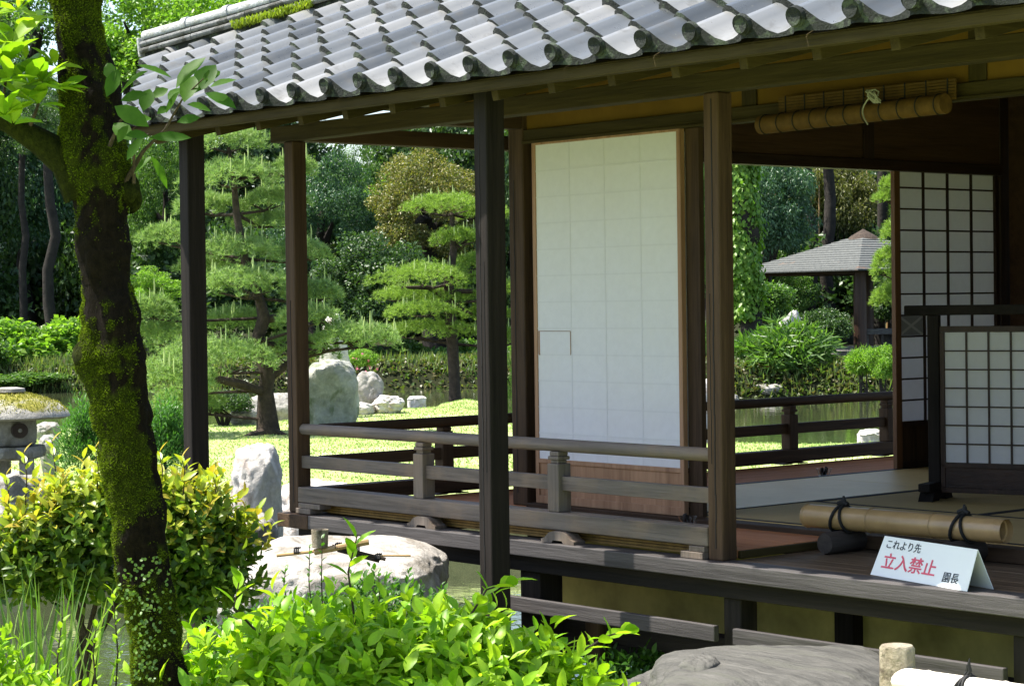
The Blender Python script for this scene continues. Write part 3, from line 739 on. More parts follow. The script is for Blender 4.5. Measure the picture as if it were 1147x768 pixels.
# bamboo barrier on two log chocks
b0, b1 = np.array([2.825, .647, .142]), np.array([3.80, .70, .142]); bd = nrm(b1-b0); BL = np.linalg.norm(b1-b0)
def bamboo_pole(m, a, d, L, r, nodes, n=18):
    pts = []; rad = []
    ss = sorted(set([0, .012, L-.012, L]+[q for nd in nodes for q in (nd-.012, nd-.004, nd, nd+.004, nd+.012)]+list(np.linspace(.02, L-.02, 12))))
    for s in ss:
        r_ = r
        for nd in nodes:
            if abs(s-nd) < .001: r_ = r*1.075
            elif abs(abs(s-nd)-.004) < .001: r_ = r*.99
        if s < .001 or s > L-.001: r_ = r*.97
        pts.append(a+d*s); rad.append(r_)
    m.tube(pts, rad, n, caps=False)
    # hollow end with wall thickness
    for p, sg in ((a+d*L, -1), (a, 1)):
        m.tube([p, p+d*sg*.003, p+d*sg*.09], [r*.97, r*.80, r*.78], n, caps=False)
        m.tube([p+d*sg*.088, p+d*sg*.092], [r*.79, r*.79], n)
    return m
bar = thing('bamboo_barrier', b0+bd*BL/2-ZZ*.142, 'thick bamboo pole tied with black rope across two short logs on the deck', 'barrier')
bamboo_pole(MB(), b0, bd, BL, .050, [.004, .34, .66, .99]).build('bamboo_pole', M['bamboo'], bar)
ldir = nrm(np.array([-.06, 1, 0]))
for s in (.19, .80):
    c = b0+bd*s; c[2] = .046
    lg = MB().tube([c-ldir*.13, c-ldir*.12, c+ldir*.1, c+ldir*.11], [.042, .046, .047, .042], 16, wob=.12, seed=s).build('chock_log', M['log_dark'], bar, auto=50)
    m = MB()
    for off, tilt in ((-.024, .02), (.024, -.015)):
        pts = []
        for k in range(19):
            q = 2*math.pi*k/18; pts.append(b0+bd*(s+off+tilt*math.cos(q))+np.cross(bd, ZZ)*math.sin(q)*.056+ZZ*(math.cos(q)*.056))
        m.tube(pts, .007, 6, caps=False)
    t = b0+bd*s+ZZ*.06
    m.tube([t-bd*.025, t+ZZ*.012, t+bd*.025], .011, 8); m.tube([t, t+ZZ*.02+bd*.006, t+ZZ*.036+bd*.004], [.012, .010, .004], 8)
    m.build('black_rope', M['black'], bar)

# folded warning sign with lettering
p0 = hit(975, 643, z=.001); p1 = hit(1083, 662, z=.001); sx = nrm(p1-p0); sw = np.linalg.norm(p1-p0); sn = np.array([sx[1], -sx[0], 0]); sn = -sn if sn@(CAM-p0) < 0 else sn
tb = -sn*.062+ZZ*.148
sgn = thing('warning_sign', (p0+p1)/2-sn*.06, 'small white folded sign with red and black Japanese lettering on the deck edge', 'sign')
tr = nrm(tb); nf = np.cross(sx, tr); nf = nf if nf@sn > 0 else -nf
th = .0025
m = MB()
m.add([p0, p1, p1+tb-sx*.012, p0+tb+sx*.012, p0-nf*th, p1-nf*th, p1+tb-sx*.012-nf*th, p0+tb+sx*.012-nf*th], [(0, 1, 2, 3), (7, 6, 5, 4), (0, 4, 5, 1), (1, 5, 6, 2), (2, 6, 7, 3), (3, 7, 4, 0)])
m.build('front_face', M['signwhite'], sgn)
qa, qb = p0-sn*.124+0*ZZ, p1-sn*.124
ta, tbb = p0+tb+sx*.012-nf*.0028, p1+tb-sx*.012-nf*.0028
nb = nrm(np.cross(sx, ta-qa)); nb = nb if nb@sn < 0 else -nb
m = MB(); m.add([qb, qa, ta, tbb, qb-nb*th, qa-nb*th, ta-nb*th, tbb-nb*th], [(0, 1, 2, 3), (7, 6, 5, 4), (0, 4, 5, 1), (1, 5, 6, 2), (2, 6, 7, 3), (3, 7, 4, 0)])
m.build('back_face', M['signwhite'], sgn)
def lettering(txt, x, y, size, mat, wid=None, bold=0.0, ys=1.0):
    cu = bpy.data.curves.new('lettering', 'FONT'); cu.body = txt; cu.size = size; cu.extrude = .0004; cu.offset = bold
    o = bpy.data.objects.new('lettering', cu); COL.objects.link(o)
    bpy.context.view_layer.update()
    dg = bpy.context.evaluated_depsgraph_get(); me = bpy.data.meshes.new_from_object(o.evaluated_get(dg))
    bpy.data.objects.remove(o); bpy.data.curves.remove(cu)
    co = np.empty(len(me.vertices)*3, np.float32); me.vertices.foreach_get('co', co); co = co.reshape(-1, 3)
    co -= [co[:, 0].min(), co[:, 1].min(), 0]
    if wid: co[:, :2] *= wid/co[:, 0].max()
    co[:, 1] *= ys
    W = p0+nf*.0012+(x+co[:, :1])*sx+(y+co[:, 1:2])*tr+co[:, 2:]*nf-base(sgn)
    me.vertices.foreach_set('co', W.astype(np.float32).ravel()); me.update(); me.materials.clear(); me.materials.append(mat)
    o = bpy.data.objects.new('lettering', me); COL.objects.link(o); o.parent = sgn
SLEN = np.linalg.norm(tb)
lettering('これより先', sw*.075, SLEN*.70, .06, M['black_ink'], sw*.36, .0004, .9)
lettering('立入禁止', sw*.085, SLEN*.20, .09, M['red_ink'], sw*.56, .0012, .80)
lettering('園長', sw*.735, SLEN*.12, .06, M['black_ink'], sw*.155, .0004, .9)

# rolled reed blind under the front lintel
bl = thing('rolled_blind', (3.0, .78, 1.85), 'rolled up tan reed blind hanging under the front eave', 'blind')
c0, c1 = np.array([2.47, .76, 1.852]), np.array([3.50, .76, 1.866])
pts = [c0+(c1-c0)*k/12 for k in range(13)]
MB().tube(pts, [.042]*13, 20).build('blind_roll', M['blind_reed'], bl)
m = MB()
for k in range(11):
    c = c0+(c1-c0)*(.03+k*.094); ring = []
    for q in range(17): a = 2*math.pi*q/16; ring.append(c+np.array([0, math.cos(a)*.0435, math.sin(a)*.0435]))
    m.tube(ring, .003, 5, caps=False)
m.build('binding_cord', M['black'], bl)
m = MB(); 
for k in range(7): m.box(2.54, 3.52, .800, .806, 1.885+k*.0125, 1.895+k*.0125)
m.build('blind_sheet', M['blind_reed'], bl)
m = MB()
for k in range(9): m.box(2.58+k*.112, 2.586+k*.112, .797, .7995, 1.88, 1.975)
m.build('binding_cord', M['black'], bl)
m = MB(); kx = 3.17
for j in range(4):
    pts = [np.array([kx+.022*math.cos(t*.7+j*1.6)*(1+.2*j), .70+.012*math.sin(t*1.3+j), 1.92+.028*math.sin(t*.7+j)]) for t in range(10)]
    m.tube(pts, .004, 6)
pts = [np.array([kx-.02-.03*math.sin(t*.5), .70-.004*t, 1.92-.017*t]) for t in range(8)]
m.tube(pts, .0035, 6)
m.build('pale_cord_knot', plain('pale_cord', (.26, .26, .22), .8, .2), bl)

# two clear tumblers on the veranda floor
def m_glass():
    m, nt, out = new_mat('clear_plastic'); g = node(nt, "ShaderNodeBsdfGlass"); g.inputs[1].default_value = .05; g.inputs[2].default_value = 1.12; g.inputs[0].default_value = (.95, .97, .97, 1)
    nt.links.new(g.outputs[0], out.inputs[0]); return m
GL = m_glass()
def tumbler(p, lab):
    t = thing('tumbler', p, lab, 'cup', 'clear tumblers on the veranda floor'); p = np.array(p)
    MB().lathe(p, [(.022, 0), (.03, .002), (.045, .042), (.047, .043), (.043, .042), (.028, .006), (.02, .005)], 22).build('cup_wall', GL, t)
    m = MB(); m.lathe(p+ZZ*.007, [(.004, 0), (.019, .002), (.024, .012), (.02, .022), (.006, .026)], 14, .3, p[0]); m.build('dark_pebble', M['glass_dark'], t)
f1 = hit(923, 533, z=.037); f2 = hit(793, 585, z=.037)
tumbler(f1, 'clear cup with a dark lump on the side veranda floor beyond the tatami')
f2[1] = .62; f2[0] = hit(792, 582, z=.037)[0]-.02
tumbler(hit(791, 586, z=.037) if hit(791, 586, z=.037)[1] < .78 else np.array([2.02, .72, .037]), 'clear cup with a dark lump on the front veranda floor by the brown post')

# ================================================================== STONES
from mathutils import bvhtree
def rock(name, px0, px1, py0, py1, d, mat, label, depth=None, seed=0, power=2.5, rough=.16, zb=None, sub=5, flat=None, lean=0, nm='garden_rock', cat='rock', group=None, shape=None):
    """a boulder whose silhouette spans the given columns and rows at depth d"""
    s = mpp(d); c = at((px0+px1)/2, (py0+py1)/2, d); hw = (px1-px0)/2*s; hh = (py1-py0)/2*s; dp = depth or hw*.8
    import bmesh
    bm = bmesh.new(); bmesh.ops.create_icosphere(bm, subdivisions=sub, radius=1)
    V = np.array([v.co[:] for v in bm.verts]); Fc = [tuple(v.index for v in f.verts) for f in bm.faces]; bm.free()
    a = np.abs(V); k = (a**power).sum(1)**(-1/power); V = V*k[:, None]
    out = []
    for v in V:
        n = rough*(noise.noise(Vector(v*1.3)+Vector((seed*7.1, 0, 0)))*1.1+noise.noise(Vector(v*3.1)+Vector((seed*3.3, 9, 0)))*.5+noise.noise(Vector(v*8)+Vector((seed, 3, 0)))*.24+noise.noise(Vector(v*19)+Vector((seed, 2, 5)))*.12+abs(noise.noise(Vector(v*5)+Vector((seed, 1, 8))))*-.25)
        q = v*(1+n)
        if shape: q = shape(q)
        out.append(q)
    V = np.array(out); V[:, 0] += lean*(V[:, 2]+1)*.5
    V = (V-V.min(0))/(V.max(0)-V.min(0))*2-1
    P = c+V[:, :1]*hw*RH+V[:, 1:2]*dp*FH+V[:, 2:]*hh*ZZ
    tz = ground_z(c)-.08; zmn = P[:, 2].min()
    if zmn > tz: P[:, 2] += (tz-zmn)*np.clip(-V[:, 2], 0, 1)**1.5
    o = np_mesh(nm, P, Fc, mat, smooth=True)
    loc = Vector((float(c[0]), float(c[1]), float(P[:, 2].min()))); anchored(o, loc)
    return tag(o, label, cat, group)
# wash-basin boulder by the deck corner, with a hollow holding water
def basin_shape(q):
    q = q.copy()
    z = q[2]; up = min(1, max(0, (z+.1)/.5))
    if z > .5: z = .5+(z-.5)*.3
    r = math.hypot(q[0]*1.0, q[1])
    z -= up*.22*max(0, r-.3)**1.8
    if q[0] < 0: z -= up*.30*max(0, -q[0]-.45)
    rr = math.hypot((q[0]-.05)/.40, (q[1]-.02)/.42)
    if rr < 1: z -= up*.10*(1-rr*rr)**.7
    q[2] = z
    return q
bs = rock('b', 236, 506, 602, 800, 9.75, M['stone_basin'], 'broad pale basin boulder with a hollow of water beside the deck corner', depth=.66, seed=3, power=3.4, rough=.10, sub=6, shape=basin_shape, nm='basin_stone', cat='basin')
pw = at(370, 617, 9.75); 
zt = max(v.co.z+bs.location.z for v in bs.data.vertices)
bw = MB().lathe([0, 0, 0], [(.001, 0), (.19, 0.0), (.19, .004)], 26).build('basin_water', m_water(), None)
bc = np.array(bs.location)+RH*.03-FH*.06; bw.location = (bc[0], bc[1], zt-.05); 
bw.parent = bs; bw.location = Vector((bc[0], bc[1], zt-.055))-bs.location
stone_top = zt
# bamboo ladle and rest lying across the basin
def drop(p, lift=0.0):                # same column and depth, put on the boulder's top
    o = bs; q = Vector(p)-bs.location
    ok, h, n_, i_ = bs.ray_cast(Vector((q.x, q.y, 3)), Vector((0, 0, -1)))
    r_ = np.array(p, float)
    if ok: r_[2] = h.z+bs.location.z
    r_[2] += lift; return r_
bpy.context.view_layer.update()
def onb(px, py, lift=.008):
    d = 9.0
    while d < 10.6:
        p = at(px, py, d)
        if drop(p)[2] > p[2]-lift: return p
        d += .01
    return at(px, py, 9.75)
ld = thing('bamboo_ladle', onb(358, 613), 'wooden water ladle with a round cup lying across the basin stone', 'ladle')
lc = onb(358.5, 613); m = MB()
m.lathe(lc, [(.028, 0), (.033, .001), (.036, .076), (.031, .076), (.028, .012), (.005, .01)], 20)
m.build('ladle_cup', M['log_end'], ld)
MB().tube([onb(310, 622, .012), onb(345, 618, .016), onb(372, 614, .016)], [.007, .007, .006], 8).build('ladle_handle', M['bamboo'], ld)
rs_ = thing('bamboo_rest', onb(380, 618), 'thin bamboo rods tied with dark cord laid over the basin hollow', 'rest')
for a_, b_, r_ in (((352, 618), (413, 606), .013), ((372, 611), (432, 626), .007), ((378, 616), (425, 628), .007), ((425, 622), (460, 622), .004)):
    MB().tube([onb(*a_, .02), onb(*b_, .02)], [r_, r_*1.15], 9).build('bamboo_rod', M['bamboo'] if r_ != .007 else M['bark_pine'], rs_)
m = MB()
for p in ((330, 618), (398, 615), (421, 625), (376, 613)):
    c = onb(*p, .015)
    for j in range(3): m.tube([c+RH*(.008*j)-ZZ*.006, c+RH*(.008*j)-FH*.012, c+RH*(.008*j)+ZZ*.016, c+RH*(.008*j+.01)+ZZ*.02], .004, 5)
m.build('dark_cord', M['black'], rs_)

rock('r', 258, 316, 496, 600, 15.2, M['stone_white'], 'rounded pale upright boulder left of the corner post', seed=5, power=2.6, depth=.2)
rock('r', 303, 400, 536, 600, 16.3, M['stone_white'], 'low pale boulder behind the corner post under the railing', seed=8, power=2.8, depth=.35)
rock('r', 248, 312, 572, 625, 13.2, M['stone_grey'], 'brown grey sloping stone between the yellow bush and the deck corner', seed=11, depth=.3)
rock('r', 338, 402, 402, 482, 27.5, M['stone_tall'], 'tall grey weathered standing stone right of the large pine', seed=13, power=3.6, rough=.13, depth=.35, lean=.12)
rock('r', 356, 394, 346, 478, 30.5, M['stone_white'], 'tall pointed white stone rising above the pine branch', seed=14, power=1.8, depth=.2)
rock('r', 397, 430, 415, 460, 31.5, M['stone_grey'], 'upright rounded grey stone next to the tall standing stone', seed=15, power=2.8, depth=.25)
rock('r', 416, 454, 442, 462, 31.2, M['stone_white'], 'low bright white rock on the lawn in front of the pond', seed=16, power=3, rough=.25, depth=.25)
rock('r', 383, 420, 450, 466, 31, M['stone_white'], 'small flat pale rock at the foot of the grey upright stone', seed=17, depth=.2)
rock('r', 456, 478, 443, 452, 36, M['stone_white'], 'tiny pale rock at the lawn edge near the small pine', seed=18, depth=.2)
rock('r', 257, 292, 456, 478, 29, M['stone_grey'], 'low grey rock left of the large pine trunk', seed=19, depth=.3)
rock('r', 268, 340, 440, 486, 31, M['stone_grey'], 'grey boulder behind the large pine trunk', seed=20, depth=.3)
rock('r', -20, 46, 528, 600, 17.2, M['stone_bankmoss'], 'mossy squared boulder carrying the stone lantern', seed=21, power=4, rough=.1, depth=.4)
rock('r', -30, 30, 560, 660, 16.2, M['stone_bankmoss'], 'dark mossy bank stone at the water below the lantern', seed=22, power=3, depth=.3)
rock('r', 40, 68, 472, 490, 26, M['stone_grey'], 'flat brown stone on the lawn behind the lantern', seed=23, depth=.25)
rock('r', 44, 66, 486, 516, 20, M['stone_grey'], 'small dark stone beside the lantern legs', seed=24, depth=.15)
rock('r', 778, 802, 424, 452, 44, M['stone_white'], 'white boulder at the far water edge beside the brown post', seed=25, depth=.25)
rock('r', 776, 800, 450, 482, 36, M['stone_white'], 'pale upright rock in the pond just right of the paper door', seed=26, depth=.25)
rock('r', 862, 899, 347, 430, 50.5, M['stone_white'], 'slim bright white pointed stone above the ferns', seed=27, power=1.7, depth=.2, lean=.9)
rock('r', 900, 958, 430, 446, 47.5, M['stone_grey'], 'flat grey shore stone in front of the pavilion', seed=28, depth=.5)
rock('r', 915, 965, 400, 424, 52, M['stone_grey'], 'low rock between the ferns and the pavilion', seed=29, depth=.5)
rock('r', 842, 880, 428, 446, 47, M['stone_grey'], 'dark shore stone below the ferns', seed=30, depth=.4)
rock('r', 440, 512, 412, 440, 55.2, M['stone_grey'], 'brown flat bank stone under the far butterbur leaves', seed=31, power=4, depth=.6)
rock('r', 512, 600, 408, 438, 55.6, M['stone_grey'], 'long bank stone right of the small pine trunk across the water', seed=32, power=4, depth=.6)
rock('r', 960, 990, 480, 494, 24.8, M['stone_white'], 'low white stone at the lawn edge by the last railing post', seed=33, depth=.2)
rock('r', 728, 1010, 734, 860, 7.35, M['stone_step'], 'large layered grey stepping stone below the deck', seed=34, power=4.5, rough=.07, depth=.5, sub=6)
rock('r', 757, 812, 733, 790, 7.25, M['stone_step'], 'rounded grey lump at the left end of the stepping stone', seed=35, depth=.12)
rock('r', 690, 778, 748, 840, 7.9, M['stone_step'], 'low grey rock under the tie beam beside the stepping stone', seed=36, depth=.2)
rock('r', 800, 830, 440, 475, 45, M['stone_grey'], 'grey shore rock half behind the brown veranda post', seed=37, depth=.3)

# stone lantern
ld_ = 16.6; s = mpp(ld_); lcx = 12
lb = at(lcx, 530, ld_); lan = thing('stone_lantern', lb, 'low stone snow-viewing lantern with a broad mossy cap by the pond', 'lantern')
def lz(py): return at(lcx, py, ld_)[2]
def lathe_px(prof, name, mat, n=32, wob=0.0, par=None):
    m = MB(); m.lathe([lb[0], lb[1], 0], [(r*s, lz(py)) for r, py in prof], n, wob); return m.build(name, mat, par or lan, auto=50)
lathe_px([(30, 500), (38, 499), (40, 505), (38, 511), (28, 514)], 'platform', M['stone_grey'])
fb = lathe_px([(25, 499), (29, 496), (30, 483), (29, 470), (26, 468)], 'firebox', M['stone_grey'])
for px_ in (22, -12):
    c = at(px_, 482, ld_-.20 if px_ > 0 else ld_-.14); n_ = nrm((c-np.array([lb[0], lb[1], c[2]]))); t_ = np.cross(n_, ZZ)
    m = MB(); ring = [c+t_*.062*math.cos(q)+ZZ*.058*math.sin(q)+n_*.014 for q in np.linspace(0, 2*math.pi, 25)[:-1]]
    m.add(ring+[p-n_*.04 for p in ring], [tuple(range(24))[::-1]]+[(i, (i+1) % 24, (i+1) % 24+24, i+24) for i in range(24)]); h_ = m.build('window_opening', M['glass_dark'], fb)
    m = MB(); m.lathe(c+n_*.012, [(.004, -.016), (.014, -.012), (.017, 0), (.012, .014), (.004, .017)], 10); m.build('window_knob', M['stone_grey'], h_)
lathe_px([(20, 470), (60, 468.5), (66, 466), (64, 461), (54, 452), (36, 445), (20, 441), (6, 439.5)], 'mossy_cap', M['stone_moss'], 40, .05)
lathe_px([(14, 441), (18, 438.5), (17, 435), (9, 433.5)], 'cap_stone', M['stone_grey'])
for dx, dn in ((-20, -.1), (18, -.12), (-8, .12)):
    c = at(lcx+dx, 521, ld_+dn); MB().obox(c, RH, FH, ZZ, .052, .045, (lz(511)-lz(531))/2).build('lantern_leg', M['stone_grey'], lan, .015)
# moss on the cap
mp = []
for i in range(2600):
    a = RNG.uniform(0, 2*math.pi); r = math.sqrt(RNG.uniform(.02, 1))*64; py = np.interp(r, [0, 20, 36, 54, 64], [439.5, 441, 445, 452, 461])
    mp.append([lb[0]+r*s*math.cos(a), lb[1]+r*s*math.sin(a), lz(py)-.004])
mp = np.array(mp); V, T = leaves_far(mp, nrm(rnd_dir(len(mp))*.6+ZZ), rnd_dir(len(mp)), RNG.uniform(.012, .028, len(mp)), .008)
np_mesh('cap_moss', V, T, leafmat('cap_moss', [(.2, .2, .03), (.3, .27, .06), (.16, .17, .03)], .3), lan)

# ================================================================== LOG AND BAMBOO FENCE (front right)
fp = at(1005, 722, 6.0); fence = thing('bamboo_fence', [fp[0], fp[1], -.6], 'pale bamboo rail tied to a split weathered log post at the front', 'fence')
MB().tube([[fp[0], fp[1], -.6], [fp[0], fp[1], -.1], [fp[0], fp[1], fp[2]-.008], [fp[0], fp[1], fp[2]]], [.053, .051, .050, .045], 20, wob=.10, seed=4, freq=14).build('fence_post', M['log_end'], fence, auto=50)
g0, g1 = at(1008, 761, 5.98), at(1260, 798, 5.3); gd = nrm(g1-g0); GLn = np.linalg.norm(g1-g0)
bamboo_pole(MB(), g0, gd, GLn, .036, [.11, .40, .68]).build('bamboo_rail', M['bamboo_pale'], fence)
m = MB(); kc = (1093-1008)/(1260-1008)*GLn*.985
for off, tl in ((-.02, .02), (.0, .0), (.016, -.012)):
    pts = [g0+gd*(kc+off+tl*math.cos(q))+np.cross(gd, ZZ)*math.sin(q)*.0385+ZZ*math.cos(q)*.0385 for q in np.linspace(0, 2*math.pi, 19)]
    m.tube(pts, .0045, 6, caps=False)
t = g0+gd*kc+ZZ*.04
for j in range(5): m.tube([t-gd*.012*math.cos(j*1.3)+FH*.008*math.sin(j), t+ZZ*.012+gd*.006*math.sin(j*2), t+ZZ*.028], .0055, 6)
m.tube([t+ZZ*.02, t+ZZ*.045+gd*.004], [.006, .002], 6)
m.build('black_rope', M['black'], fence)

# ================================================================== BACKGROUND TREES
def crown_unit(seed, nclump, per, leaf, asp=.5, hang=.0, shell=(.5, .95), cl=(.2, .34), bottom=-.75, outw=.6):
    g = np.random.default_rng(seed)
    P = []; A = []; N = []
    for i in range(nclump):
        d = nrm(g.normal(size=3)); 
        while d[2] < bottom: d = nrm(g.normal(size=3))
        r = g.uniform(*shell); c = d*r; rad = g.uniform(*cl)
        k = int(per*(rad/cl[1])**1.5)
        q = nrm(g.normal(size=(k, 3)))*(g.uniform(.25, 1, (k, 1))**.5)*rad*np.array([1.15, 1.15, .75])
        P.append(c+q); n = nrm(q+np.array([0, 0, .3])*rad); N.append(nrm(n+g.normal(size=(k, 3))*.55))
        a = g.normal(size=(k, 3))*.8+n*outw+np.array([0, 0, -hang]); A.append(a)
    P = np.concatenate(P); A = np.concatenate(A); N = np.concatenate(N)
    L = leaf*g.uniform(.7, 1.3, len(P))
    return leaves_far(P, A, N, L, L*asp)
PROTO = {}
def proto(kind):
    if kind in PROTO: return PROTO[kind]
    if kind == 'dense': V, T = crown_unit(11, 95, 420, .060, .6)
    elif kind == 'dense_b': V, T = crown_unit(12, 80, 460, .055, .55, .3)
    elif kind == 'loose': V, T = crown_unit(13, 62, 400, .060, .5, .2, (.35, 1.0), (.16, .26))
    elif kind == 'fine': V, T = crown_unit(14, 130, 420, .040, .6, 0, (.6, .98), (.13, .22))
    elif kind == 'hang': V, T = crown_unit(15, 85, 440, .075, .34, 1.3)
    elif kind == 'sparse': V, T = crown_unit(16, 46, 260, .055, .5, .2, (.3, 1.0), (.14, .24))
    elif kind == 'shrub': V, T = crown_unit(17, 70, 330, .085, .6, 0, (.4, .9), (.22, .36), -.2)
    elif kind == 'shrub_big': V, T = crown_unit(18, 50, 150, .15, .75, 0, (.45, .9), (.25, .4), -.1)
    elif kind == 'fern': V, T = crown_unit(19, 60, 170, .30, .16, .4, (.3, .8), (.25, .4), .0, 1.2)
    o = np_mesh('crown', V, T, M['lf_mid'], rel=False); me = o.data; bpy.data.objects.remove(o); PROTO[kind] = me
    return me
def put_mesh(name, me, parent, loc, scl, rz, mat):
    o = bpy.data.objects.new(name, me); COL.objects.link(o); o.parent = parent; o.location = tuple(map(float, loc)); o.scale = tuple(map(float, scl)); o.rotation_euler = (0, 0, rz)
    o.material_slots[0].link = 'OBJECT'; o.material_slots[0].material = mat
    return o
def trunk_mb(b, top, r0, r1, limbs, seed, wob=.15):
    g = random.Random(seed); m = MB()
    n = 7; pts = []; rad = []
    for i in range(n+1):
        t = i/n; pts.append(b+(top-b)*t+np.array([g.uniform(-1, 1), g.uniform(-1, 1), 0])*r0*.8*math.sin(t*3)); rad.append(r0*(1.35 if i == 0 else 1)*(1-t)+r1*t)
    m.tube(pts, rad, 12, wob=wob, seed=seed, freq=2)
    for tip, t in limbs:
        s = pts[0]+(pts[-1]-pts[0])*t; mid = (s+tip)/2+np.array([0, 0, .12])*np.linalg.norm(tip-s)
        m.tube([s, mid, tip], [r0*(1-t)*.6+r1*.5, r0*.3+.02, r0*.1+.01], 8, wob=wob, seed=seed)
    return m
seedc = [100]
def tree(px, d, cpx, cpy, rx, ry, kind, mat, label, name='broadleaf_tree', r0=.22, bark='bark_far', group=None, depth=None, trunk=True):
    seedc[0] += 1; sd = seedc[0]; g = random.Random(sd)
    b = gp(px, d); s = mpp(d)
    root = thing(name, b, label, 'tree', group)
    c = at(cpx, cpy, d)
    if trunk:
        limbs = [(c+np.array([g.uniform(-.6, .6)*rx*s, g.uniform(-.6, .6)*rx*s, g.uniform(-.5, .3)*ry*s]), g.uniform(.45, .85)) for _ in range(6)]
        trunk_mb(b-ZZ*.3, c+ZZ*ry*s*.35, r0, r0*.25, limbs, sd).build('trunk', M[bark], root)
    put_mesh('crown', proto(kind), root, c-b, (rx*s, (depth or rx)*s, ry*s), g.uniform(0, 6.3) if abs(rx-(depth or rx)) < 1 else YAW, mat if not isinstance(mat, str) else M[mat])
    return root
# left of the tea house
tree(35, 66, 20, 200, 72, 120, 'dense_b', 'lf_blue', 'tall dark blue green evergreen at the far left edge with bare lower trunk', r0=.24)
tree(-60, 62, -45, 180, 80, 150, 'dense', 'lf_dark', 'dark evergreen cut by the left edge of the photo')
tree(72, 74, 85, 215, 62, 120, 'dense', 'lf_dark', 'dark evergreen with an ivy covered trunk left of the mossy trunk', r0=.28)
tree(190, 64, 185, 235, 46, 95, 'fine', 'lf_mid', 'mid green fine leaved tree between the mossy trunk and the black eave post', r0=.25)
tree(165, 58, 165, 326, 42, 26, 'loose', 'lf_bright', 'small bright green layered tree low behind the mossy trunk', r0=.1)
tree(140, 84, 165, 45, 95, 85, 'loose', 'lf_bright', 'large airy green tree above the left end of the roof ridge', r0=.3)
tree(300, 88, 300, 25, 105, 70, 'loose', 'lf_bright', 'bright green tree top showing above the middle of the roof ridge', r0=.5)
tree(60, 92, 30, 40, 110, 110, 'sparse', 'lf_mid', 'tall thin leaved tree with sky gaps at the top left', r0=.5)
tree(230, 96, 235, 90, 100, 80, 'dense', 'lf_dark', 'dark tree behind the roof corner', r0=.5)
tree(350, 64, 362, 262, 62, 88, 'fine', 'lf_blue', 'dark blue green fine leaved tree right of the corner veranda post', r0=.3)
tree(330, 86, 300, 215, 95, 100, 'dense', 'lf_dark', 'dark evergreen far behind the large pine', r0=.5)
tree(438, 74, 436, 262, 38, 62, 'loose', 'lf_bright', 'slim bright green tree between two darker crowns left of the olive tree', r0=.2)
tree(490, 62, 480, 240, 66, 74, 'fine', 'lf_olive', 'round olive yellow flowering evergreen behind the small pine', r0=.4)
tree(410, 57, 420, 325, 66, 62, 'dense', 'lf_dark', 'low dark evergreen across the pond behind the tall standing stone', r0=.2)
tree(580, 60, 578, 285, 40, 120, 'dense', 'lf_dark', 'dark evergreen half hidden by the black eave post and room corner post', r0=.4)
tree(470, 72, 480, 350, 75, 52, 'dense_b', 'lf_dark', 'dark undergrowth tree behind the small pine trunk', r0=.2)
tree(255, 70, 255, 330, 75, 66, 'dense_b', 'lf_dark', 'dark bushy evergreen behind the lower boughs of the large pine', r0=.2)
tree(398, 82, 402, 205, 34, 52, 'sparse', 'lf_mid', 'thin airy green tree with sky showing through it left of the olive tree', r0=.15)
# right of the paper door
tree(862, 60, 856, 232, 56, 72, 'hang', 'lf_blue', 'drooping blue green tree seen through the side opening left of the pavilion', r0=.3)
tree(790, 62, 792, 250, 26, 120, 'dense_b', 'lf_mid', 'mid green tree squeezed between the door edge and the brown veranda post', r0=.3)
tree(940, 68, 935, 225, 52, 62, 'hang', 'lf_bamboo', 'yellowish thin leaved tree just above the pavilion roof', r0=.25)
tree(1000, 74, 990, 225, 62, 75, 'dense', 'lf_dark', 'dark tree behind the right side of the pavilion roof', r0=.4)
tree(905, 86, 900, 190, 120, 90, 'dense', 'lf_dark', 'big dark evergreen backing the pavilion', r0=.3)
tree(880, 62, 872, 330, 40, 45, 'loose', 'lf_mid', 'small leafy understory tree left of the pavilion post', r0=.08)
tree(800, 78, 795, 330, 60, 70, 'dense_b', 'lf_dark', 'dark understory tree left of the ivy covered trunk', r0=.2)
tree(1060, 66, 1070, 250, 60, 110, 'dense', 'lf_dark', 'dark evergreen hidden right of the paper window frame', r0=.4)
tree(690, 66, 690, 250, 90, 130, 'dense', 'lf_dark', 'dark evergreen hidden behind the tall paper door', r0=.4)
# row of tall trees closing the view
for px, cpy, rx, ry in ((760, 175, 90, 130), (830, 205, 80, 110), (960, 185, 90, 110), (690, 160, 90, 130)):
    tree(px, 96, px, cpy, rx, ry, 'dense_b', 'lf_dark', 'tall dark tree in the dense row closing the far side of the garden', group='tall trees closing the garden', r0=.6)
kinds = ['dense', 'dense_b', 'fine', 'dense']
for i, (px, cpy, rx, ry) in enumerate([(-60, 190, 120, 150), (60, 230, 110, 120), (180, 260, 100, 110), (395, 275, 90, 85), (500, 220, 90, 120), (620, 200, 110, 130), (760, 190, 110, 140), (880, 240, 100, 110), (1010, 210, 110, 130), (1130, 200, 110, 140)]):
    tree(px, 104+(i*7) % 9, px, cpy, rx, ry, kinds[i % 4], 'lf_dark', 'tall dark tree in the dense row closing the far side of the garden', group='tall trees closing the garden', r0=.6)
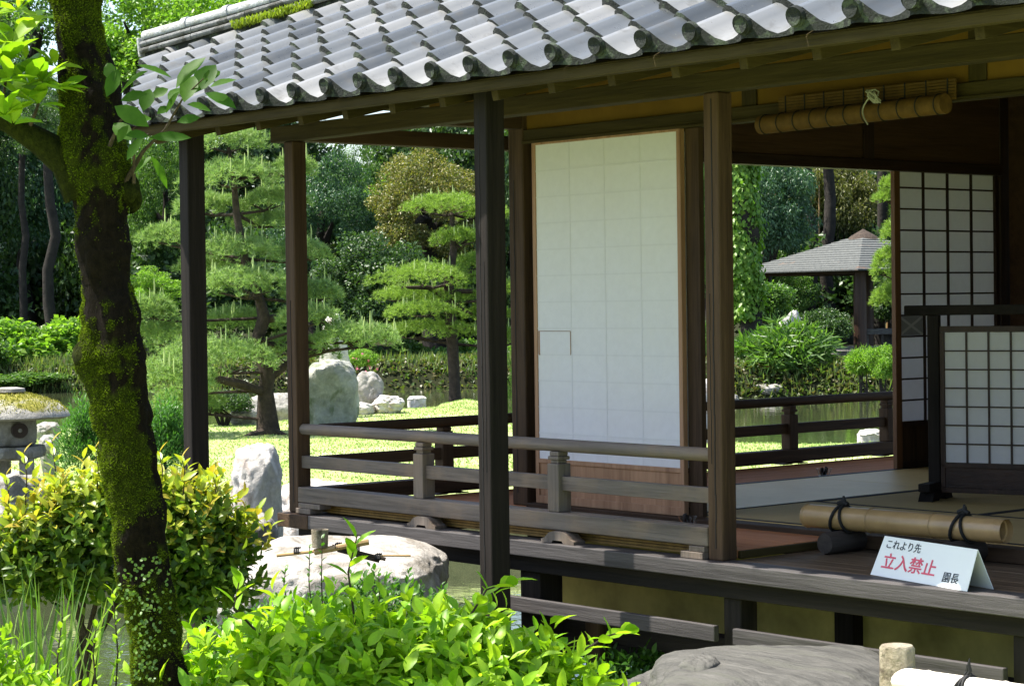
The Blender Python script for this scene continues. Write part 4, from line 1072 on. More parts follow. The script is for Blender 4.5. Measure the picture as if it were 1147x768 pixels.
# dark bare trunks in the grove
for px, d, px2, w, lab in ((28, 60, 26, .12, 'thin bare dark trunk in the shade at the far left'), (58, 59, 54, .17, 'thicker bare grey trunk in the shade left of the mossy trunk'), (908, 63, 905, .16, 'slim grey trunk seen under the pavilion roof left of its post'),
                             (930, 64, 926, .22, 'thick dark trunk seen under the pavilion roof beside its post'), (985, 66, 990, .2, 'bare trunk right of the pavilion post')):
    b = gp(px, d); t = at(px2, 150, d); root = thing('tree_trunk', b, lab, 'tree')
    trunk_mb(b-ZZ*.3, t, w, w*.7, [], px).build('trunk', M['bark_far'], root)
    put_mesh('crown', proto('sparse'), root, at(px2, 140, d)-b, (45*mpp(d), 45*mpp(d), 50*mpp(d)), px, M['lf_dark'])
# dark undergrowth closing the ground below the trees
for i in range(15):
    px = -60+i*88; shrub_d = 63+(i*5) % 7; b = gp(px, shrub_d); root = thing('undergrowth_bush', b, 'dark shaded bush in the undergrowth below the trees across the pond', 'shrub', 'dark bushes below the far trees')
    MB().tube([b-ZZ*.1, b+ZZ*.8], [.06, .03], 6).build('stem', M['bark_far'], root)
    put_mesh('foliage', proto('shrub'), root, ZZ*1.5, (2.9, 1.8, 2.4+.5*(i % 3)), i*1.3, M['lf_dark'])
# bamboo stems in the grove behind the pavilion
for i in range(34):
    px = 868+i*4.3+random.uniform(-2, 2); d = random.uniform(67, 73); b = gp(px, d); lean = random.uniform(-14, 14)
    o = MB().tube([b-ZZ*.1, at(px+lean*.4, 300, d), at(px+lean, 190, d)], [.045, .042, .02], 6).build('bamboo', M['bamboo'] if i % 3 else M['bark_far'], None)
    anchored(o, tuple(float(v) for v in b)); tag(o, 'thin upright bamboo stem in the shaded grove behind the pavilion', 'bamboo', 'bamboo stems behind the pavilion')
# ivy covered trunk by the brown post
d = 50; b = gp(838, d); root = thing('ivy_covered_tree', b, 'grey trunk wrapped in bright green ivy right beside the brown veranda post', 'tree')
trunk_mb(b-ZZ*.2, at(826, 150, d), .28, .2, [], 5).build('trunk', M['bark_far'], root)
n = 9000; t = RNG.uniform(0.12, 1, n)**.8; ax = np.array([on(838, d, 0)[0], on(838, d, 0)[1], 0])
lo = at(836, 400, d); hi = at(826, 150, d); th = RNG.uniform(0, 6.283, n); rr = .34+.16*np.sin(t*21+th*2)*RNG.uniform(0, 1, n)+.07*RNG.normal(size=n)
P = lo+(hi-lo)*t[:, None]+np.stack([np.cos(th)*rr, np.sin(th)*rr, RNG.normal(size=n)*.05], 1); N = np.stack([np.cos(th), np.sin(th), th*0+.4], 1)
V, T = leaves_far(P, rnd_dir(n)*.6+np.array([0, 0, -.8]), N+rnd_dir(n)*.4, RNG.uniform(.1, .17, n), .09); np_mesh('ivy', V, T, M['lf_bright'], root)

# ------------------------------------------------------------------ shrubs on the far banks
def shrub(px, d, cpy, rx, ry, kind, mat, label, name='garden_shrub', cat='shrub', group=None):
    b = gp(px, d); s = mpp(d); c = at(px, cpy, d); root = thing(name, b, label, cat, group)
    m = MB()
    for k in range(5): m.tube([b-ZZ*.1, (b+c)/2+RH*random.uniform(-.3, .3)*rx*s, c+RH*random.uniform(-.7, .7)*rx*s], [.03, .025, .01], 6)
    m.build('stem', M['bark_far'], root)
    put_mesh('foliage', proto(kind), root, c-b, (rx*s, rx*s, ry*s), random.uniform(0, 6), M[mat]); return root
shrub(20, 57, 402, 55, 40, 'shrub_big', 'lf_bright', 'broad leaved bright hedge bush at the left edge across the pond')
shrub(75, 58, 396, 48, 36, 'shrub_big', 'lf_bright', 'bright leafy bush left of the mossy trunk across the pond')
shrub(35, 55.5, 428, 60, 14, 'shrub', 'lf_mid', 'low green growth at the foot of the bright hedge bushes')
shrub(-40, 56, 405, 60, 42, 'shrub', 'lf_mid', 'green bush cut by the left edge across the pond')
shrub(6, 24, 515, 22, 10, 'shrub', 'lf_mid', 'small green shrub behind the stone lantern')
shrub(130, 60, 408, 60, 34, 'shrub', 'lf_mid', 'green bush across the pond hidden behind the mossy trunk')
shrub(215, 59, 408, 50, 32, 'shrub', 'lf_mid', 'green bush across the pond behind the black eave post')
shrub(405, 33.5, 405, 18, 16, 'shrub', 'lf_bright', 'small bright azalea with pink flowers beside the grey upright stone', 'azalea')
shrub(880, 48, 404, 54, 44, 'fern', 'lf_mid', 'large arching fern clump on the far bank below the white pointed stone', 'fern_clump', 'fern')
shrub(840, 48.5, 408, 30, 26, 'fern', 'lf_bright', 'smaller fern clump beside the brown veranda post on the far bank', 'fern_clump', 'fern')
shrub(968, 44.5, 412, 20, 22, 'fern', 'lf_bright', 'upright strap leaved clump in front of the pavilion post', 'strap_leaved_plant', 'plant')
shrub(992, 40, 415, 22, 32, 'shrub', 'lf_bright', 'round bright green clipped shrub by the warm door stile')
shrub(850, 53, 350, 42, 40, 'shrub', 'lf_mid', 'leafy green shrub behind the fern clumps left of the pavilion')
shrub(790, 52, 395, 26, 40, 'shrub', 'lf_mid', 'green shrub seen between the door edge and the brown post')
shrub(925, 54, 372, 30, 30, 'shrub', 'lf_dark', 'dark shrub under the pavilion eave left of the post')
shrub(1000, 62, 345, 40, 45, 'shrub', 'lf_dark', 'dark shrub behind the pavilion bench')
shrub(845, 47.3, 436, 30, 9, 'shrub', 'lf_olive', 'low reddish olive ground shrub at the shore below the ferns')
shrub(905, 47.5, 432, 34, 11, 'shrub', 'lf_mid', 'low green shore shrub in front of the flat grey stone')
shrub(945, 47.2, 436, 24, 9, 'shrub', 'lf_olive', 'low olive shore shrub right of the flat grey stone')
shrub(250, 28.6, 455, 30, 20, 'shrub', 'lf_dark', 'dark clipped shrub below the left bough of the large pine')
shrub(175, 24, 485, 26, 26, 'shrub', 'lf_juniper' if False else 'lf_mid', 'rounded green shrub directly behind the mossy trunk')
for i, px in enumerate((385, 420, 455, 490, 525, 560, 590)):
    shrub(px, 56.5+(i % 3)*.8, 404+(i % 2)*10, 30, 22, 'shrub_big', 'lf_fuki' if i % 2 else 'lf_mid', 'broad leaved waterside plant in the row on the far bank behind the small pine', 'butterbur_plant', 'plant', 'broad leaved plants on the far bank')
shrub(578, 33, 440, 10, 60, 'sparse', 'lf_mid', 'sparse shrub in the gap between the black eave post and room corner post')
# pink flowers
pc = at(403, 412, 33.2); n = 20; P = pc+RNG.normal(size=(n, 3))*[.1, .1, .09]; V, T = leaves_far(P, rnd_dir(n), rnd_dir(n), .045, .045)
az = [o for o in bpy.data.objects if o.name.startswith('azalea') and o.parent is None][0]; np_mesh('flower', V, T, M['pink'], az)
# long grass and reeds along the far shore
q = np.concatenate([scatter([PD(-60, 54.5), PD(260, 52.8), PD(260, 55.2), PD(-60, 56.8)], 4500), scatter([PD(800, 46.3), PD(1010, 46.3), PD(1010, 47.8), PD(800, 47.8)], 500), scatter([PD(380, 54), PD(610, 54), PD(610, 55), PD(380, 55)], 600)])
P = np.concatenate([CAM[None, :2]+q[:, :1]*RH[:2]+q[:, 1:]*FH[:2], np.zeros((len(q), 1))], 1); P[:, 2] = [ground_z(p) for p in P]; P = P[P[:, 2] > -1.15]
V, T = leaves_far(P, rnd_dir(len(P))*.45+ZZ, rnd_dir(len(P)), RNG.uniform(.12, .38, len(P)), .028)
tag(np_mesh('bank_grass', V, T, M['reed']), 'long wild grass and reeds along the far pond shore', 'grass', kind='stuff')

q = np.concatenate([scatter([PD(760, 45.6), PD(1300, 45.0), PD(1300, 49), PD(760, 49)], 19000), scatter([PD(-160, 52.6), PD(620, 52.8), PD(720, 48), PD(760, 47), PD(760, 51), PD(620, 56.5), PD(-160, 57)], 20000)])
P = np.concatenate([CAM[None, :2]+q[:, :1]*RH[:2]+q[:, 1:]*FH[:2], np.zeros((len(q), 1))], 1); P[:, 2] = [ground_z(p) for p in P]; P = P[P[:, 2] > -1.12]; P[:, 2] += RNG.uniform(0, .22, len(P))**1.5
V, T = leaves_far(P, rnd_dir(len(P))+np.array([0, 0, .35]), rnd_dir(len(P))*.6+ZZ, RNG.uniform(.07, .16, len(P)), RNG.uniform(.05, .10, len(P)))
tag(np_mesh('ground_cover', V, T, leafmat('ground_cover_leaf', [(.03, .06, .012), (.07, .13, .025), (.13, .10, .045), (.05, .10, .02), (.12, .17, .04), (.15, .12, .06), (.06, .12, .03)], .35)), 'low mixed leafy ground cover over the far pond banks', 'ground cover', kind='stuff')

# ================================================================== PAVILION
def m_pav():
    m, nt, out = new_mat('pavilion_shingles'); v = coords(nt); n = noise_tex(nt, v, 1.1, 5, .6); n2 = noise_tex(nt, v, 14, 5, .7)
    c = ramp(nt, n2, [(.3, (.055, .06, .058)), (.7, (.125, .13, .122))]); c = mix(nt, ramp(nt, n, [(.62, (0, 0, 0)), (.72, (.8,)*3)]), c, (.24, .11, .05))
    princ(nt, out, c, .75, .3, bump(nt, n2, .3, .02)); return m
pd_ = 57.0; s = mpp(pd_); apx = at(967, 262, pd_); pg = gp(966, pd_); pav = thing('garden_pavilion', pg, 'open garden pavilion with grey pyramid shingle roof seen through the side opening', 'pavilion')
half = 152*s/1.414; ez = at(967, 304, pd_)[2]; ang = YAW+math.radians(43)
ux = np.array([math.cos(ang), math.sin(ang), 0]); uy = np.array([-math.sin(ang), math.cos(ang), 0])
cc = np.array([apx[0], apx[1], 0]); m = MB(); K = 14
zt_, R0 = apx[2]-.12, .28
for k in range(K):
    t0, t1 = k/K, (k+1)/K
    h0, h1 = half+(R0-half)*t0, half+(R0-half)*t1; z0 = ez+(zt_-ez)*t0**1.06; z1 = ez+(zt_-ez)*t1**1.06
    q0 = [cc+ux*h0*a+uy*h0*b+ZZ*(z0+.03) for a, b in ((-1, -1), (1, -1), (1, 1), (-1, 1))]; q1 = [cc+ux*h1*a+uy*h1*b+ZZ*(z1+.005) for a, b in ((-1, -1), (1, -1), (1, 1), (-1, 1))]
    qb = [p-ZZ*.04 for p in q0]
    m.add(q0+q1+qb, [(i, (i+1) % 4, (i+1) % 4+4, i+4) for i in range(4)]+[(i+8, (i+1) % 4+8, (i+1) % 4, i) for i in range(4)])
q0 = [cc+ux*half*a+uy*half*b+ZZ*(ez-.02) for a, b in ((-1, -1), (1, -1), (1, 1), (-1, 1))]
m.add(q0, [(3, 2, 1, 0)])
proof = m.build('pavilion_roof', m_pav(), pav)
MB().lathe([cc[0], cc[1], 0], [(.44, zt_-.05), (.36, zt_+.05), (.24, zt_+.12), (.15, zt_+.17), (.06, zt_+.22), (.02, zt_+.25)], 20).build('roof_finial', M['bark_pine'], proof)
for a, b in ((-1, -1), (1, -1), (1, 1), (-1, 1)):
    c = cc+ux*half*.74*a+uy*half*.74*b
    MB().tube([c+ZZ*(-.5), c+ZZ*(ez+.1)], [.17, .16], 14).build('pavilion_post', M['wood_dark_z'], pav)
for a, b, dx, dy in ((0, -1, 1, 0), (0, 1, 1, 0), (1, 0, 0, 1), (-1, 0, 0, 1)):
    c = cc+(ux*a+uy*b)*half*.74+ZZ*(ez-.02); L_ = half*.74
    MB().obox(c, ux if dx else uy, uy if dx else ux, ZZ, L_, .05, .07).build('pavilion_beam', M['wood_dark_x'], pav)
pslab = MB().obox(cc+ZZ*-.36, ux, uy, ZZ, half*.9, half*.9, .10).build('paving_slab', M['stone_grey'], pav, .02)
for i, (px, d) in enumerate(((985, 55.6), (1010, 56.2))):
    c = on(px, d, 0); c[2] = 0
    bch = thing('stone_bench', c-ZZ*.26, ('dark slab bench on block legs inside the pavilion near its front post' if i == 0 else 'dark slab bench on block legs at the right inside the pavilion'), 'bench')
    MB().obox(c+ZZ*.20, RH, FH, ZZ, .62, .25, .07).build('seat', M['stone_step'], bch, .01)
    for sg in (-.4, .4): MB().obox(c+RH*sg-ZZ*.065, RH, FH, ZZ, .1, .16, .19).build('bench_leg', M['stone_step'], bch, .01)

# ================================================================== PINES
def pad_mesh(seed, n=420, nd=13, L=.085, thick=.35):
    """unit dome of needle tufts: rays in a flattened dome, each tuft a burst of needles"""
    g = np.random.default_rng(seed)
    r = np.sqrt(g.uniform(0, 1, n)); a = g.uniform(0, 6.283, n); edge = 1+.22*np.sin(a*3+seed)+.12*np.sin(a*7+seed*2)
    X = np.stack([r*np.cos(a)*edge, r*np.sin(a)*edge, np.sqrt(np.clip(1-r*r, 0, 1))*.9-.35+g.normal(size=n)*.14], 1)
    return X
def pine_pad(root, c, rx, ry, mat, seed, n=None, Ln=.074, wid=.0095):
    g = np.random.default_rng(seed); n = n or int(380+rx*ry*1500); ry = ry*1.25
    X = pad_mesh(seed, n); P = c+X[:, :1]*rx*RH+X[:, 1:2]*rx*.85*FH+X[:, 2:]*ry*ZZ
    nd = 13
    up = nrm(np.stack([X[:, 0]*.5, X[:, 1]*.5, np.ones(n)], 1)); up = up[:, :1]*RH+up[:, 1:2]*FH+up[:, 2:]*ZZ
    PP = np.repeat(P, nd, 0); A = nrm(np.repeat(up, nd, 0)*.75+rnd_dir(n*nd, g)*.9)
    S = nrm(np.cross(A, rnd_dir(n*nd, g))); L = Ln*g.uniform(.7, 1.25, (n*nd, 1))
    V = np.stack([PP-S*wid*.5, PP+S*wid*.5, PP+A*L], 1).reshape(-1, 3); T = np.arange(len(V)).reshape(-1, 3)
    o = np_mesh('foliage_pad', V, T, mat, root)
    return o, P, g
def pine_candles(pad, P, g, rx, k, h=(.1, .26)):
    m = MB()
    idx = g.choice(len(P), min(k, len(P)), replace=False)
    for i in idx:
        hh = g.uniform(*h); m.tube([P[i], P[i]+ZZ*hh*.6+RH*g.normal()*.008, P[i]+ZZ*hh], [.011, .010, .004], 5)
    m.build('new_shoots', M['candle'], pad)
def pine(px_trunk, d, pads, limbs, mat, label, rads, ck=10):
    base_ = gp(*([px_trunk[0][0], d])); root = thing('pine_tree', base_, label, 'pine tree'); s = mpp(d)
    pts = [base_-ZZ*.15]+[at(x, y, d) for x, y in px_trunk[1:]]
    MB().tube(pts, [r*s for r in rads], 12, wob=.2, seed=3, freq=5).build('trunk', M['bark_pine'], root)
    for L_ in limbs:
        MB().tube([at(x, y, d+dd) for x, y, dd in L_[0]], [r*s for r in L_[1]], 8, wob=.2, seed=9, freq=6).build('limb', M['bark_pine'], root)
    for i, (x, y, rx, ry, dd) in enumerate(pads):
        c = at(x, y, d+dd); pad, P, g = pine_pad(root, c, rx*s, ry*s, mat, i*7+len(pads))
        # twigs below the pad
        m = MB(); j = min(range(len(pts)-1, 0, -1), key=lambda k: abs(pts[k][2]-(c[2]-.15)))
        t0 = pts[j]
        for k in range(5):
            q = c+RH*g.uniform(-.7, .7)*rx*s+FH*g.uniform(-.6, .6)*rx*s-ZZ*ry*s*.30
            a = t0+(c-t0)*.75-ZZ*ry*s*.5
            m.tube([t0, a, q], [2.2*s, 1.5*s, .5*s], 6)
        m.build('branch', M['bark_pine'], pad)
        up = P[P[:, 2] > c[2]+ry*s*.1]
        if ck and len(up) > 4: pine_candles(pad, up, g, rx*s, int(ck*rx/40)+2)
pads1 = [(243, 402, 66, 24, -.5), (186, 378, 36, 22, .3), (205, 425, 40, 24, -.9), (214, 450, 36, 18, -.3), (265, 362, 40, 18, .5), (330, 392, 42, 20, .3), (392, 382, 46, 22, -.2), (342, 356, 34, 16, -.4),
         (272, 320, 54, 22, -.4), (350, 330, 34, 16, .3), (268, 284, 52, 20, 0), (190, 266, 30, 16, .4), (338, 285, 30, 16, .3), (262, 200, 54, 22, -.2), (255, 160, 44, 20, 0), (306, 225, 34, 15, .4), (232, 232, 38, 16, .5),
         (170, 350, 26, 18, .2), (420, 376, 24, 12, .1), (300, 250, 36, 14, .5), (240, 300, 36, 14, .6), (330, 188, 22, 14, .3)]
pine([(302, 488), (299, 470), (297, 437), (300, 417), (287, 384), (296, 356), (290, 334), (274, 290), (265, 240), (262, 200), (256, 165)], 26.6, pads1,
     [([(297, 440, 0), (270, 430, -.4), (240, 424, -.7), (212, 440, -.8)], [5, 5, 4, 2]), ([(292, 360, 0), (320, 352, .1), (350, 350, .2), (395, 388, 0)], [5, 4, 3.5, 2]), ([(300, 425, 0), (330, 402, .2), (372, 392, -.1)], [5, 4, 2]),
      ([(300, 486, 0), (282, 488, -.3), (268, 492, -.5)], [8, 5, 2]), ([(304, 486, 0), (322, 489, -.2)], [9, 3])], M['needle'],
     'large cloud pruned garden pine with layered boughs on the lawn left of the corner post', [17, 12, 9, 8.5, 7.5, 7, 6, 5, 4, 3, 2], 7)
pads2 = [(478, 312, 56, 18, -.3), (455, 332, 34, 12, .4), (500, 334, 34, 12, .2), (470, 350, 42, 13, -.5), (480, 372, 58, 14, 0), (512, 268, 28, 13, 0), (498, 232, 42, 16, 0), (562, 326, 24, 12, 0), (566, 380, 22, 15, 0), (546, 352, 24, 12, .3), (535, 295, 24, 12, .3), (540, 240, 26, 13, .2)]
pine([(510, 444), (509, 430), (507, 385), (504, 340), (503, 318), (508, 280), (506, 240)], 37, pads2, [([(504, 336, 0), (480, 322, 0), (450, 322, -.3)], [3, 3, 1.5]), ([(505, 326, 0), (540, 326, .1), (560, 330, 0)], [3, 2.5, 1.2]), ([(508, 280, 0), (530, 262, .1), (545, 245, .1)], [2.5, 2, 1])],
     M['needle_b'], 'smaller bright cloud pruned pine standing at the lawn point by the pond', [8, 7, 7, 6, 5.5, 4, 2.5], 9)
pads3 = [(1004, 208, 16, 12, 0), (998, 222, 20, 8, .2), (998, 300, 24, 26, 0), (1000, 335, 24, 16, .1), (1015, 262, 26, 22, 0), (1030, 320, 34, 26, .3), (1035, 230, 30, 20, .2)]
pine([(1036, 470), (1036, 440), (1034, 380), (1036, 310), (1034, 240), (1034, 215)], 31, pads3, [], M['needle_b'], 'bright pine partly hidden behind the warm door stile right of the pavilion', [8, 7, 6, 5, 3, 2], 0)

# ================================================================== FOREGROUND: MOSSY TREE
TD = 6.2; s = mpp(TD)
tp = [(85, -120, 31), (84, -60, 31), (85, 0, 30), (90, 50, 32), (97, 100, 36), (105, 150, 42), (112, 195, 43), (113, 240, 34), (118, 300, 33), (125, 350, 35), (124, 395, 42), (131, 430, 40), (138, 480, 35), (147, 540, 34), (155, 600, 34), (164, 650, 33), (173, 700, 32), (180, 760, 32), (186, 850, 36), (190, 940, 46), (191, 985, 58)]
tb_ = at(191, 975, TD); moss_tree = thing('mossy_tree', [tb_[0], tb_[1], -.5], 'dark leaning tree trunk thick with moss in the left foreground', 'tree')
cpts = []; crad = []
for i in range(len(tp)-1):
    for k in range(6):
        t = k/6; x, y, r = [a+(b-a)*t for a, b in zip(tp[i], tp[i+1])]; cpts.append(at(x, y, TD)); crad.append(r*s*.88)
cpts.append(at(*tp[-1][:2], TD)); crad.append(tp[-1][2]*s)
m = MB(); m.tube(cpts, crad, 72, wob=.26, seed=2, freq=9)
def moss_at(p, d): return noise.noise(Vector((float(p[0])*6, float(p[1])*6, float(p[2])*3.6)))+.6*noise.noise(Vector((float(p[0])*19, float(p[1])*19, float(p[2])*12)))+.5*noise.noise(Vector((float(p[0])*47, float(p[1])*47, float(p[2])*36)))+.26*float(-d@RH)
tk = m.build('trunk', M['mossy'], moss_tree, auto=0)
nr = 72; mv = []
for i, (c_, r_) in enumerate(zip(cpts, crad)):
    for k in range(nr):
        vv = np.array(m.v[i*nr+k])-c_; vv[2] = 0; dd_ = vv/max(1e-6, np.linalg.norm(vv)); mv.append(moss_at(c_+dd_*r_, dd_))
at_ = tk.data.attributes.new('moss', 'FLOAT', 'POINT'); at_.data.foreach_set('value', np.array(mv, np.float32))
# burls and the side branch
def burl(px, py, r, dd): 
    mm = MB(); c = at(px, py, TD+dd); mm.lathe(c-ZZ*r*s, [(r*s*math.sin(q), r*s*(1-math.cos(q))*1.0) for q in np.linspace(.05, 3.1, 12)], 20, .3, px); return mm.build('burl', M['mossy'], tk, auto=0)
burl(144, 215, 15, .0); burl(97, 402, 17, -.02)
bpts = [at(x, y, TD+dd) for x, y, dd in ((96, 215, 0), (75, 180, -.02), (45, 158, -.05), (10, 138, -.1), (-40, 115, -.15))]
# the crown above, out of the frame, that throws dappled shade on the trunk
tt = at(86, -40, TD); P = []
for k in range(5):
    c = tt+np.array([-.42, -.38, .5])+RNG.normal(size=3)*[.42, .26, .34]; c[2] = max(c[2], 2.35)
    P.append(c+nrm(RNG.normal(size=(80, 3)))*RNG.uniform(.03, .2, (80, 1)))
P = np.concatenate(P); P[:, 2] = np.maximum(P[:, 2], 2.2)
V, T = leaves_near(P, rnd_dir(len(P))+ZZ*.1, rnd_dir(len(P))*.5+ZZ, RNG.uniform(.08, .12, len(P)), RNG.uniform(.03, .045, len(P)), .15, .15); np_mesh('crown', V, T, M['lf_treedark'], moss_tree, smooth=True)
MB().tube(bpts, [.07, .055, .038, .03, .026], 16, wob=.2, seed=6, freq=9).build('limb', M['mossy'], moss_tree, auto=0)
for pts_, r_ in ((((140, 205, -.02), (160, 170, -.06), (185, 145, -.1), (205, 110, -.14), (228, 88, -.16)), (.014, .010, .007, .005, .003)), (((120, 170, -.08), (135, 135, -.12), (155, 120, -.15)), (.012, .007, .004)), (((150, 205, -.03), (150, 160, -.1), (166, 150, -.12)), (.01, .006, .003)),
                 (((30, 150, -.08), (42, 120, -.12), (48, 92, -.15)), (.012, .008, .005)), (((0, 134, -.1), (5, 100, -.14), (10, 70, -.16)), (.012, .008, .005))):
    MB().tube([at(x, y, TD+dd) for x, y, dd in pts_], [q*.55 for q in r_], 8).build('twig', M['bark'], moss_tree)
# moss tufts over the trunk, thickest where the bark is roughest
n = 150000; t = RNG.uniform(0, 1, n); idx = t*(len(cpts)-1); i0 = np.minimum(idx.astype(int), len(cpts)-2); fr = (idx-i0)[:, None]
CP = np.array(cpts); CR = np.array(crad); c = CP[i0]*(1-fr)+CP[i0+1]*fr; r = CR[i0]*(1-fr[:, 0])+CR[i0+1]*fr[:, 0]; th = RNG.uniform(0, 6.283, n)
nd_ = np.cos(th)[:, None]*RH+np.sin(th)[:, None]*FH
keep = np.array([moss_at(p, d) for p, d in zip(c+nd_*r[:, None], nd_)])+RNG.normal(size=n)*.13 > .0
P = (c+nd_*(r*1.0)[:, None])[keep]; ND = nd_[keep]; pn = []
for p, d, r1 in zip(P, ND, r[keep]):
    w = p; k = 1+.26*noise.noise(Vector(w*9)+Vector((2, 0, 0)))+.13*noise.noise(Vector(w*27.9)+Vector((2, 5, 0))); pn.append(p+d*r1*(k-1.02))
P = np.array(pn); V, T = leaves_far(P, ND*.7+rnd_dir(len(P))*.6+np.array([0, 0, .25]), rnd_dir(len(P)), RNG.uniform(.0045, .010, len(P)), .0035)
np_mesh('moss', V, T, M['moss'], moss_tree)
# little round-leaved creeping fern low on the trunk
n = 230; pts = []
while len(pts) < n:
    px, py = RNG.normal(168, 14), RNG.uniform(618, 755)
    if py > 690 and px > 180 and RNG.random() < .3: continue
    if abs(px-(150+(py-600)*.2+8)) > 34: continue
    row = np.interp(py, [q[1] for q in tp], [q[0] for q in tp]); rad_ = np.interp(py, [q[1] for q in tp], [q[2] for q in tp]); u = (px-row)/rad_
    if abs(u) > .95: continue
    pts.append(at(px, py, TD)-FH*(math.sqrt(1-u*u)*rad_*s*1.12+.004))
P = np.array(pts); A = rnd_dir(n)*.5-ZZ*.4+RH*.2; N = -FH+rnd_dir(n)*.45
V, T = leaves_near(P, A, N, RNG.uniform(.007, .0115, n), RNG.uniform(.007, .011, n), .1, .05, (.9, 1.0, .8)); np_mesh('creeping_fern', V, T, M['lf_fern'], moss_tree, smooth=True)
# broad leaves on the right hand sprays: (base, tip, width) in the picture's columns and rows
right_leaves = [((152, 73), (194, 83), 14), ((135, 105), (162, 76), 19), ((119, 109), (133, 76), 15), ((197, 99), (227, 61), 22), ((217, 105), (241, 70), 24), ((206, 115), (217, 82), 20), ((235, 98), (264, 86), 12), ((229, 104), (265, 118), 18), ((209, 117), (237, 122), 14),
                ((160, 125), (168, 98), 17), ((135, 113), (164, 103), 14), ((128, 119), (165, 139), 20), ((186, 127), (198, 102), 10), ((198, 137), (224, 130), 11), ((167, 154), (213, 152), 12), ((168, 173), (191, 211), 11), ((127, 138), (147, 155), 19), ((140, 152), (168, 150), 13),
                ((142, 180), (158, 152), 12), ((150, 195), (170, 172), 10), ((128, 92), (118, 68), 14), ((170, 110), (188, 98), 13), ((188, 112), (204, 96), 13), ((150, 135), (170, 130), 14), ((132, 160), (142, 140), 13), ((226, 90), (248, 78), 12), ((176, 128), (190, 118), 10)]
P = []; A = []; N = []; L = []; W = []
for (bx, by), (tx, ty), w in right_leaves:
    dd = RNG.uniform(-.30, -.10); dt = RNG.uniform(-.05, .05); a_ = at(bx, by, TD+dd); b_ = at(tx, ty, TD+dd+dt)
    P.append(a_); A.append(b_-a_); L.append(np.linalg.norm(b_-a_)); W.append(w*s*1.05); N.append(-FH*.75+ZZ*.6+rnd_dir(1)[0]*.35)
V, T = leaves_near(np.array(P), np.array(A), np.array(N), np.array(L), np.array(W), .12, .14, (.72, 1.0, .66)); np_mesh('foliage', V, T, M['lf_treedark'], moss_tree, smooth=True)
P = []; A = []; N = []; L = []; W = []
for cx, cyy, k, ln, dd in ((48, 92, 9, 30, -.2), (10, 92, 8, 36, -.25), (70, 100, 7, 28, -.15), (18, 40, 6, 38, -.1), (5, 130, 7, 36, -.28), (44, 118, 6, 30, -.2), (62, 75, 5, 26, -.12), (30, 68, 6, 34, -.1), (20, 12, 5, 44, -.1), (-12, 60, 7, 44, -.2), (25, 112, 7, 38, -.12), (-15, 20, 6, 46, -.1), (38, 22, 4, 34, .1), (0, 75, 7, 42, -.22), (32, 95, 7, 40, -.24), (58, 100, 6, 34, -.18), (12, 50, 6, 42, -.2), (15, 140, 5, 36, -.22)):
    c = at(cx, cyy, TD+dd)
    for j in range(k):
        a = 6.283*j/k+RNG.uniform(-.3, .3); d = RH*math.cos(a)*.8+FH*math.sin(a)*.8+ZZ*RNG.uniform(-.1, .95)
        P.append(c+d*.006); A.append(d); N.append(ZZ+rnd_dir(1)[0]*.35-FH*.25); L.append(ln*s*1.2*RNG.uniform(.75, 1.1)); W.append(ln*s*.50*RNG.uniform(.8, 1.1))
V, T = leaves_near(np.array(P), np.array(A), np.array(N), np.array(L), np.array(W), .18, .16, (.72, 1.0, .66)); np_mesh('foliage', V, T, M['lf_tree'], moss_tree, smooth=True)

# ================================================================== FOREGROUND SHRUBS
def leafy(root, name, clumps, d, n, L, asp, mat, upw=.6, spread=1.0, whorl=6, seed=1, near=True, shootlen=.10, droop=.22):
    """shoots over ellipsoid clumps (px,py,rx,ry,rdepth px), each shoot carrying a spiral of leaves"""
    g = np.random.default_rng(seed); P = []; A = []; N = []; s = mpp(d); tot = sum(c[2]*c[3] for c in clumps); stems = MB()
    for cx, cyy, rx, ry, rd in clumps:
        k = int(n*rx*ry/tot/whorl)
        dirs = nrm(g.normal(size=(k, 3))); dirs[:, 2] = np.where(dirs[:, 2] < -.35, -dirs[:, 2], dirs[:, 2]); rr = g.uniform(.72, 1.05, k)*np.where(g.random(k) < .25, .75, 1)
        for dv, r_ in zip(dirs, rr):
            c0 = at(cx, cyy, d)+RH*dv[0]*rx*s*r_+FH*dv[1]*rd*s*r_+ZZ*dv[2]*ry*s*r_
            ax = nrm(RH*dv[0]*.6+FH*dv[1]*.6+ZZ*(max(dv[2], 0)*.6+upw)+g.normal(size=3)*.22); sl_ = shootlen*g.uniform(.6, 1.4)
            sidev = nrm(np.cross(ax, g.normal(size=3))); s2 = np.cross(ax, sidev); ph = g.uniform(0, 6)
            for j in range(whorl):
                t = j/(whorl-1); a = ph+j*2.4; rd_ = sidev*math.cos(a)+s2*math.sin(a)
                P.append(c0+ax*sl_*t); A.append(rd_*(1.0-.55*t)+ax*(.25+.75*t)); N.append(ax+rd_*-.3)
    P, A, N = map(np.array, (P, A, N)); Ls = L*g.uniform(.65, 1.15, len(P))
    V, T = (leaves_near(P, A, N, Ls, Ls*asp*g.uniform(.8, 1.2, len(P)), droop*g.uniform(.2, 1.8, len(P)), .16) if near else leaves_far(P, A, N, Ls, Ls*asp))
    return np_mesh(name, V, T, mat, root, smooth=near)
